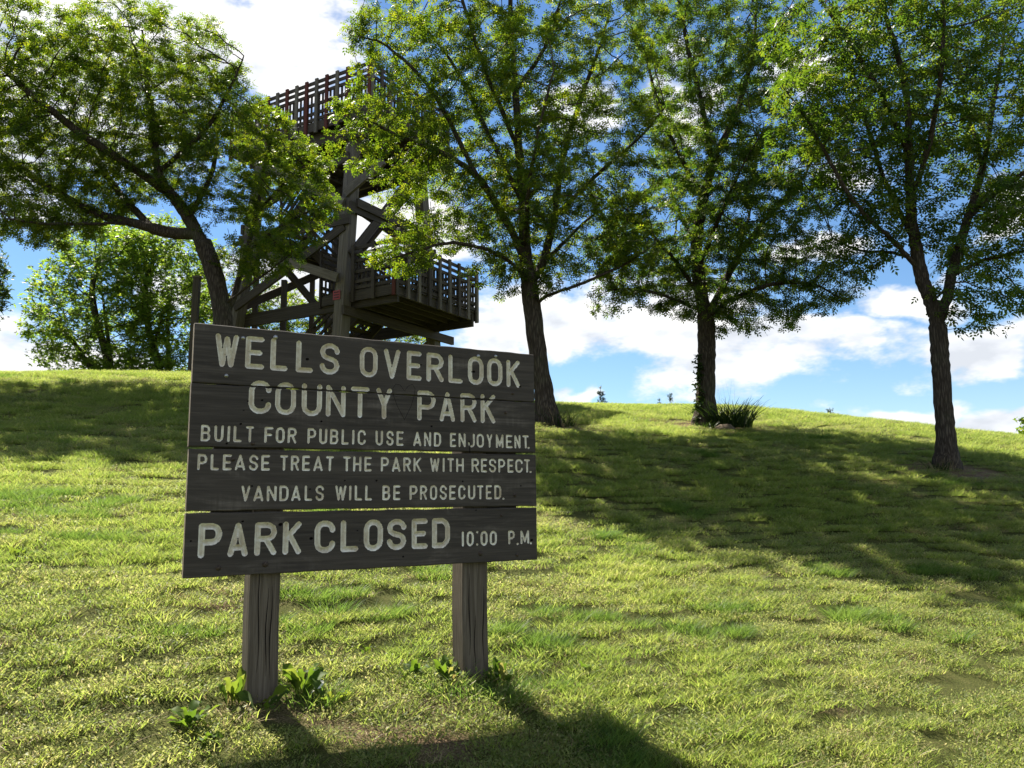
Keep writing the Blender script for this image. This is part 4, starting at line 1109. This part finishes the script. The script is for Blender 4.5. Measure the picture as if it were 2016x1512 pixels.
# ------------------------------------------------------------------ plants at the trunk feet
M_LILY = leaf_mat('daylily_blade', (.011, .024, .006), (.020, .038, .009), (.036, .055, .013), .25, .1)
M_DRY, t, out = new_mat('dry_stalk')
at_ = t.n.new('ShaderNodeAttribute'); at_.attribute_name = 'tint'
principled(t, out, t.ramp(at_.outputs['Fac'], [(0, (.13, .085, .05)), (.5, (.25, .19, .11)), (1, (.38, .31, .19))]), .9, None, .1)
def blades(n, rad, h0, h1, w, g, bend=.5, lean=.35, seg=3, flat=False):
    """n curved tapering blades rooted in a disc; quads"""
    r = rad*np.sqrt(g.uniform(0, 1, n)); an = g.uniform(0, math.tau, n); base = np.c_[r*np.cos(an), r*np.sin(an), np.full(n, -.006)]
    hd = an+g.normal(0, 1.1, n) if not flat else g.uniform(0, math.tau, n)
    d = np.c_[np.cos(hd), np.sin(hd), np.zeros(n)]; h = g.uniform(h0, h1, n); ln = np.abs(g.normal(lean, lean*.5, n)); bd = g.uniform(.3, 1, n)*bend
    fac = g.uniform(0, math.tau, n); sx = np.c_[np.cos(fac), np.sin(fac), np.zeros(n)]
    V = np.zeros((n, 2*(seg+1), 3))
    for k in range(seg+1):
        f = k/seg
        c = base+d*(h*(ln*f+bd*f*f))[:, None]+np.array([0, 0, 1.0])*(h*(f-.25*bd*f*f))[:, None]
        ww = w*g.uniform(.7, 1.3, n)*(1-.92*f**1.5)
        V[:, 2*k] = c-sx*ww[:, None]/2; V[:, 2*k+1] = c+sx*ww[:, None]/2
    F = np.array([[2*k, 2*k+1, 2*k+3, 2*k+2] for k in range(seg)])
    FF = (np.arange(n)*2*(seg+1))[:, None, None]+F[None]
    tint = np.repeat(np.clip(g.normal(.5, .22, n), 0, 1), 2*(seg+1))
    return V.reshape(-1, 3), FF.reshape(-1, 4), tint
def clump(name, label, cat, loc, parts, group=None):
    root = empty(name, tuple(loc)); tag(root, label, cat, group)
    for pname, (V, F, tn), mat in parts:
        link_mesh(pname, np_mesh(pname, V, F, tn), mat, root)
    return root
g = np.random.default_rng(31)
pb = at(1436, 842, 16.3); pb[2] = gz(pb[0], pb[1])
clump('daylily_clump', 'dark strap-leaved clump growing against the foot of the vine-clad trunk', 'plant', pb,
      [('foliage', blades(380, .46, .30, .66, .026, g, .7, .35, 4), M_LILY), ('flower_stalk', blades(7, .2, .7, 1.05, .008, g, .05, .1, 3), M_DRY)])
pb = at(1425, 852, 15.9); pb[2] = gz(pb[0], pb[1])
clump('ground_ivy', 'small leafy weed in the litter before the vine-clad trunk', 'plant', at(1395, 852, 15.9)*np.array([1, 1, 0])+np.array([0, 0, gz(*at(1395, 852, 15.9)[:2])]), [('foliage', blades(60, .22, .08, .2, .03, g, .8, .5, 3), M_LILY)])
pb = at(1100, 834, 14.4); pb[2] = gz(pb[0], pb[1])
clump('weed_tuft', 'dark grassy weeds at the foot of the upright locust', 'plant', pb, [('foliage', blades(120, .28, .15, .42, .015, g, .6, .4, 3), M_LILY), ('dry_stalk', blades(26, .3, .2, .45, .007, g, .4, .4, 3), M_DRY)])
pb = at(1848, 918, 12.7); pb[2] = gz(pb[0], pb[1])
clump('weed_tuft', 'dry thin weeds against the foot of the forked ash', 'plant', pb, [('foliage', blades(60, .2, .1, .25, .014, g, .6, .4, 3), M_LILY), ('dry_stalk', blades(50, .22, .12, .34, .006, g, .4, .4, 3), M_DRY)])
# stone half sunk in the litter
def stone(loc, r, label):
    bm = bmesh.new(); bmesh.ops.create_icosphere(bm, subdivisions=3, radius=1)
    for v in bm.verts:
        k = 1+.22*mnoise.noise(v.co*1.7+Vector((3, 1, 7)))+.08*mnoise.noise(v.co*5)
        v.co = Vector((v.co.x*r[0]*k, v.co.y*r[1]*k, v.co.z*r[2]*k))
    me = bpy.data.meshes.new('stone'); bm.to_mesh(me); bm.free()
    o = link_mesh('stone', me, M_STONE, None, True); o.location = loc; tag(o, label, 'stone'); return o
M_STONE, t, out = new_mat('tan_stone'); tcn = t.n.new('ShaderNodeTexCoord'); n = t.noise(tcn.outputs['Object'], 9, 6, .65)
principled(t, out, t.ramp(n, [(.3, (.06, .045, .03)), (.7, (.15, .115, .08))]), .9, t.bump(n, .6, .03), .2)
ps = at(1428, 858, 15.7); stone((ps[0], ps[1], gz(ps[0], ps[1])+.03), (.20, .16, .10), 'tan stone half buried in front of the strap-leaved clump')
# vine climbing the left side of the trunk
vp = np.array([at(1373.5, v, 16.33) for v in (835, 800, 770, 742, 720, 700)]); vb = vp[0].copy(); vb[2] = gz(vb[0], vb[1])
vine = empty('ivy_vine', tuple(vb)); tag(vine, 'ivy vine climbing one side of the middle trunk', 'vine')
vpp = smooth_path(vp+np.array([.03, 0, 0]), .05)-vb
Vv, Fv = wood_mesh(vpp, np.arange(len(vpp))-1, np.full(len(vpp), .012), None)
link_mesh('stem', np_mesh('stem', Vv, Fv), M_BARK, vine, True)
idx = g.integers(0, len(vpp), 130); Pv = vpp[idx]+g.normal(0, .045, (130, 3))*np.array([1, 1, .6])-np.array([.02, .05, 0])
Vl, Fl, tn = leaves(Pv, g.normal(0, 1, (130, 3)), 'broad', .085, 5, .4)
link_mesh('foliage', np_mesh('foliage', Vl, Fl, tn), M_LILY, vine)
# ------------------------------------------------------------------ broad-leaved weeds round the sign posts
M_DOCK, t, out = new_mat('dock_leaf')
tcn = t.n.new('ShaderNodeTexCoord'); oi = t.n.new('ShaderNodeObjectInfo'); n = t.noise(tcn.outputs['Object'], 40, 4)
c = t.ramp(oi.outputs['Random'], [(0, (.045, .085, .014)), (.6, (.078, .128, .02)), (.9, (.13, .155, .032)), (1, (.24, .19, .08))])
c = t.mix(t.math('MULTIPLY', n, .25), c, (.05, .085, .015))
bs = t.n.new('ShaderNodeBsdfPrincipled'); t.l.new(c, bs.inputs['Base Color']); bs.inputs['Roughness'].default_value = .6; bs.inputs['Specular IOR Level'].default_value = .2
tr = t.n.new('ShaderNodeBsdfTranslucent'); ct = t.n.new('ShaderNodeHueSaturation'); ct.inputs['Value'].default_value = 2.2; ct.inputs['Saturation'].default_value = 1.1; ct.inputs['Hue'].default_value = .488
t.l.new(c, ct.inputs['Color']); t.l.new(ct.outputs[0], tr.inputs['Color'])
mx = t.n.new('ShaderNodeMixShader'); mx.inputs[0].default_value = .5; t.l.new(bs.outputs[0], mx.inputs[1]); t.l.new(tr.outputs[0], mx.inputs[2]); t.l.new(mx.outputs[0], out.inputs['Surface'])
def dock_leaf_mesh(k):
    gg = np.random.default_rng(200+k); nL, V, F = 8, [], []
    curve = gg.uniform(.25, .8); tw_ = gg.normal(0, .25); wav = gg.uniform(.02, .07)
    for i in range(nL+1):
        f = i/nL
        w = .018+(.27*gg.uniform(.75, 1.15))*max(math.sin(math.pi*min(max((f-.22)/.78, 0), 1)**.85), 0)*.5 if f > .22 else .018
        if i == nL: w = .004
        x = f*(1-.25*curve*f); z = .55*f-curve*.55*f*f
        for s in (-1, 0, 1):
            V.append((x, s*w, z+abs(s)*w*.30+s*tw_*w+wav*math.sin(f*14+s*2)*abs(s)*(1 if f > .25 else 0)))
    for i in range(nL):
        for s in range(2):
            a = i*3+s; F.append((a, a+1, a+4, a+3))
    me = bpy.data.meshes.new('leaf'); me.from_pydata(V, [], F); me.update(); me.materials.append(M_DOCK); me.shade_smooth()
    return me
DOCK = [dock_leaf_mesh(k) for k in range(6)]
def weed(u, v, nleaf, size, label, seed, tilt=(.15, .9)):
    gg = np.random.default_rng(seed); p = gpt(u, v)
    root = empty('broadleaf_weed', tuple(p)); tag(root, label, 'weed')
    for i in range(int(nleaf*1.5)):
        o = bpy.data.objects.new('leaf', DOCK[int(gg.integers(6))]); COL.objects.link(o); o.parent = root
        a = i*2.4+gg.normal(0, .4); s = size*gg.uniform(.6, 1.15)
        o.location = (gg.normal(0, size*.12), gg.normal(0, size*.12), -.005)
        o.rotation_euler = (gg.normal(0, .3), -gg.uniform(*tilt), a); o.scale = (s, s*gg.uniform(.75, 1.1), s)
    return root
for args in [(375, 1432, 13, .15, 'spreading broad-leaved weed patch out on the grass beside the post under PARK', 1, (.1, .8)),
             (405, 1462, 9, .13, 'low broad-leaved weed in front of the larger spreading one', 2, (.0, .6)),
             (462, 1388, 8, .16, 'upright broad-leaved weed touching the outer edge of the post under PARK', 3, (.5, 1.1)),
             (592, 1372, 13, .18, 'dense broad-leaved weed between the posts, against the one under PARK', 4, (.3, 1.0)),
             (645, 1385, 8, .14, 'drooping broad-leaved weed between the posts, next to the dense one', 5, (.1, .7)),
             (512, 1404, 4, .20, 'large dark leaves lying across the foot of the post under PARK', 6, (.0, .35)),
             (812, 1338, 8, .15, 'thin broad-leaved weed between the posts, nearer the post under the closing time', 7, (.4, 1.1)),
             (882, 1342, 11, .17, 'tall broad-leaved weed against the inner side of the post under the closing time', 8, (.5, 1.15)),
             (985, 1352, 9, .16, 'narrow-leaved weed on the outer side of the post under the closing time', 9, (.4, 1.1)),
             (1095, 1440, 7, .10, 'pale wilting weed beside the shadow of the sign board', 10, (.0, .5)),
             (230, 1270, 7, .10, 'small weed rosette alone on the sunny lawn outside the post under PARK', 11, (.1, .6)),
             (1150, 1325, 7, .10, 'small jagged weed rosette out on the lawn past the post', 12, (.1, .6)),
             (720, 1292, 4, .08, 'tiny weed with one bright leaf on the lawn behind the posts', 13, (.5, 1.2)),
             (45, 1100, 6, .12, 'small weed on the slope just below the shade, beyond the PARK end of the sign', 14, (.2, .7))]:
    weed(*args)
# pale fallen leaf beside the dense weed
fl = bpy.data.objects.new('fallen_leaf', DOCK[2].copy()); COL.objects.link(fl); M_PALE, t, out = new_mat('bleached_leaf'); principled(t, out, (.62, .60, .48), .6)
fl.data.materials.clear(); fl.data.materials.append(M_PALE); pf = gpt(612, 1385); fl.location = (pf[0], pf[1], pf[2]+.045); fl.rotation_euler = (.5, -.35, .9); fl.scale = (.085, .13, .085)
tag(fl, 'bleached white leaf caught on the dense weed between the posts', 'leaf')

# ------------------------------------------------------------------ lawn
def grass_mat(name, stops, trans, tv=2.2):
    m, t, out = new_mat(name)
    at_ = t.n.new('ShaderNodeAttribute'); at_.attribute_name = 'tint'; oi = t.n.new('ShaderNodeObjectInfo')
    geo = t.n.new('ShaderNodeNewGeometry')
    pn = t.noise(geo.outputs['Position'], .8, 3, .55)
    f = t.math('ADD', t.math('MULTIPLY', at_.outputs['Fac'], .55), t.math('ADD', t.math('MULTIPLY', oi.outputs['Random'], .2), t.math('MULTIPLY', pn, .42)))
    f = t.math('SUBTRACT', f, .06)
    c = t.ramp(f, stops)
    b = t.n.new('ShaderNodeBsdfPrincipled'); t.l.new(c, b.inputs['Base Color']); b.inputs['Roughness'].default_value = .5; b.inputs['Specular IOR Level'].default_value = .25
    tr = t.n.new('ShaderNodeBsdfTranslucent'); ct = t.n.new('ShaderNodeHueSaturation'); ct.inputs['Value'].default_value = tv; ct.inputs['Saturation'].default_value = 1.0; ct.inputs['Hue'].default_value = .492
    t.l.new(c, ct.inputs['Color']); t.l.new(ct.outputs[0], tr.inputs['Color'])
    mx = t.n.new('ShaderNodeMixShader'); mx.inputs[0].default_value = trans; t.l.new(b.outputs[0], mx.inputs[1]); t.l.new(tr.outputs[0], mx.inputs[2]); t.l.new(mx.outputs[0], out.inputs['Surface'])
    return m
M_GRASS = grass_mat('grass_blade', [(.05, (.042, .078, .013)), (.40, (.106, .160, .024)), (.7, (.188, .228, .044)), (1, (.34, .32, .12))], .55)
M_LUSH = grass_mat('lush_grass_blade', [(.1, (.035, .080, .012)), (.5, (.072, .130, .019)), (.9, (.13, .185, .032))], .5)
M_CLOV = grass_mat('mat_weed_leaf', [(.05, (.050, .082, .020)), (.40, (.120, .155, .040)), (.7, (.212, .225, .072)), (1, (.38, .32, .16))], .5)
M_STRAW = grass_mat('dead_straw', [(.1, (.13, .09, .045)), (.5, (.30, .225, .12)), (.9, (.48, .39, .22))], .3, 1.4)
def matweed(n, rad, g):
    """creeping leaflets a few centimetres off the soil"""
    r = rad*np.sqrt(g.uniform(0, 1, n)); an = g.uniform(0, math.tau, n); P = np.c_[r*np.cos(an), r*np.sin(an), g.uniform(.004, .035, n)]
    X = g.normal(0, 1, (n, 3)); X[:, 2] = np.abs(X[:, 2])*.8; X /= np.linalg.norm(X, axis=1)[:, None]; Zr = np.array([0, 0, 1.0])+g.normal(0, .6, (n, 3)); Z = Zr-X*(Zr*X).sum(1)[:, None]; Z /= np.linalg.norm(Z, axis=1)[:, None]; Yv = np.cross(Z, X)
    s = g.uniform(.009, .022, n)[:, None]
    V = np.stack([P, P+X*s*.5+Yv*s*.22, P+X*s, P+X*s*.5-Yv*s*.22], 1)
    F = (np.arange(n)*4)[:, None]+np.arange(4)[None]
    return V.reshape(-1, 3), F, np.repeat(np.clip(g.normal(.5, .25, n), 0, 1), 4)
gg = np.random.default_rng(77)
SRC = []
def src(parts, mats):
    Vs, Fs, Ts, Ms = [], [], [], []; nv = 0
    for (V, F, tn), mi in parts:
        Vs.append(V); Fs.append(F+nv); Ts.append(tn); Ms.append(np.full(len(F), mi)); nv += len(V)
    me = np_mesh('turf', np.vstack(Vs), np.vstack(Fs), np.concatenate(Ts))
    for m in mats: me.materials.append(m)
    me.polygons.foreach_set('material_index', np.concatenate(Ms).astype(np.int32)); me.update()
    SRC.append(bpy.data.objects.new('turf_source', me))
for k in range(3):    # 0-2 mixed weedy turf
    src([(blades(110, .17, .020, .062, .0058, gg, .8, .55, 2), 0), (matweed(300, .17, gg), 1), (blades(28, .17, .02, .06, .0036, gg, .8, .9, 2), 2)], [M_GRASS, M_CLOV, M_STRAW])
for k in range(3):    # 3-5 plain mown grass
    src([(blades(200, .17, .024, .075, .0060, gg, .8, .55, 2), 0), (matweed(100, .17, gg), 1), (blades(24, .17, .02, .06, .0036, gg, .8, .9, 2), 2)], [M_GRASS, M_CLOV, M_STRAW])
for k in range(2):    # 6-7 lush tufts
    src([(blades(200, .13, .04, .105, .0046, gg, .9, .45, 3), 0), (blades(40, .16, .03, .07, .004, gg, .8, .5, 2), 1)], [M_LUSH, M_GRASS])
for k in range(2):    # 8-9 dead straw
    src([(blades(80, .15, .015, .05, .0036, gg, 1.2, 1.6, 2, True), 0), (matweed(170, .16, gg), 1), (blades(60, .16, .02, .055, .005, gg, .8, .5, 2), 2)], [M_STRAW, M_CLOV, M_GRASS])
# where each kind grows
def scatter(y0, y1, dens, sc, rs):
    area = (1.30*(y0+y1)/2+6)*(y1-y0); n = int(area*dens)
    y = rs.uniform(y0, y1, n); x = rs.uniform(-1, 1, n)*(.65*y+3.0)
    return np.c_[x, y, np.full(n, sc)]
rs = np.random.default_rng(5)
PT = np.vstack([scatter(1.8, 4, 56, .9, rs), scatter(4, 6, 54, .9, rs), scatter(6, 9, 46, 1.0, rs), scatter(9, 13, 42, 1.05, rs), scatter(13, 18, 30, 1.15, rs), scatter(18, 26, 16, 1.4, rs)])
bare = bare_mask(PT[:, 0], PT[:, 1])
n_lush = fbm(PT[:, 0], PT[:, 1], 1.1, 3.3, 3); n_kind = fbm(PT[:, 0], PT[:, 1], .45, 8.1, 2); n_dry = fbm(PT[:, 0], PT[:, 1], 1.6, 1.9, 2)
kind = np.where(n_kind+.035*(PT[:, 1]-7.5)+rs.normal(0, .15, len(PT)) > .05, rs.integers(3, 6, len(PT)), rs.integers(0, 3, len(PT)))
kind = np.where((n_lush > .36) & (PT[:, 1] > 3.2), rs.integers(6, 8, len(PT)), kind)
for (u, v, rx, ry) in [(130, 985, .75, .3), (190, 1060, .35, .12), (1420, 1250, .35, .15), (1090, 1215, .4, .14), (660, 1190, .5, .16), (810, 1125, .35, .1), (700, 1170, .3, .1), (1040, 1260, .3, .12), (1220, 1225, .3, .1), (1690, 1220, .4, .15), (90, 1010, .4, .2), (1500, 1270, .3, .1), (1860, 1130, .5, .2), (60, 1050, .3, .1), (560, 1240, .2, .08)]:
    p = gpt(u, v); d = ((PT[:, 0]-p[0])/rx)**2+((PT[:, 1]-p[1])/ry)**2
    kind = np.where((d < 1) & (rs.uniform(0, 1, len(PT)) < .75), rs.integers(6, 8, len(PT)), kind)
kind = np.where((n_dry > .26) & (kind < 6), rs.integers(8, 10, len(PT)), kind)
for (u, v) in [(500, 1388), (545, 1385), (905, 1348), (955, 1346)]:
    p = gpt(u, v); d = np.hypot(PT[:, 0]-p[0], PT[:, 1]-p[1])
    PT[:, 2] = np.where(d < .2, PT[:, 2]*1.25, PT[:, 2]); kind = np.where((d < .2) & (rs.uniform(0, 1, len(PT)) < .6), rs.integers(6, 8, len(PT)), kind)
kind = np.where(bare > rs.uniform(.15, .75, len(PT)), rs.integers(8, 10, len(PT)), kind)
keep = bare < rs.uniform(.35, 1.15, len(PT))
PT, kind = PT[keep], kind[keep]
pts = np.c_[PT[:, :2], ground_z(PT[:, 0], PT[:, 1])]
gm = bpy.data.meshes.new('grass'); gm.vertices.add(len(pts)); gm.vertices.foreach_set('co', pts.astype(np.float32).ravel())
for nm, ty, val in (('kind', 'INT', kind.astype(np.int32)), ('size', 'FLOAT', (PT[:, 2]*rs.uniform(.8, 1.2, len(PT))).astype(np.float32)), ('turn', 'FLOAT', rs.uniform(0, math.tau, len(PT)).astype(np.float32))):
    gm.attributes.new(nm, ty, 'POINT').data.foreach_set('value', val)
gm.update()
lawn = link_mesh('grass', gm, M_GRASS); tag(lawn, 'mown weedy grass covering the hillside', 'grass', kind='stuff')
ng = bpy.data.node_groups.new('lawn', 'GeometryNodeTree')
ng.interface.new_socket('Geometry', in_out='INPUT', socket_type='NodeSocketGeometry'); ng.interface.new_socket('Geometry', in_out='OUTPUT', socket_type='NodeSocketGeometry')
gi = ng.nodes.new('NodeGroupInput'); go = ng.nodes.new('NodeGroupOutput'); iop = ng.nodes.new('GeometryNodeInstanceOnPoints'); jn = ng.nodes.new('GeometryNodeJoinGeometry')
for so in reversed(SRC):
    oi_ = ng.nodes.new('GeometryNodeObjectInfo'); oi_.inputs['Object'].default_value = so; oi_.inputs['As Instance'].default_value = True
    ng.links.new(oi_.outputs['Geometry'], jn.inputs[0])
def named(nm, ty):
    nd = ng.nodes.new('GeometryNodeInputNamedAttribute'); nd.data_type = ty; nd.inputs['Name'].default_value = nm; return nd.outputs['Attribute']
ng.links.new(gi.outputs[0], iop.inputs['Points']); ng.links.new(jn.outputs[0], iop.inputs['Instance']); iop.inputs['Pick Instance'].default_value = True
ng.links.new(named('kind', 'INT'), iop.inputs['Instance Index'])
cx = ng.nodes.new('ShaderNodeCombineXYZ'); ng.links.new(named('turn', 'FLOAT'), cx.inputs[2]); ng.links.new(cx.outputs[0], iop.inputs['Rotation'])
ng.links.new(named('size', 'FLOAT'), iop.inputs['Scale']); ng.links.new(iop.outputs[0], go.inputs[0])
md = lawn.modifiers.new('lawn', 'NODES'); md.node_group = ng
print('turf instances', len(PT))
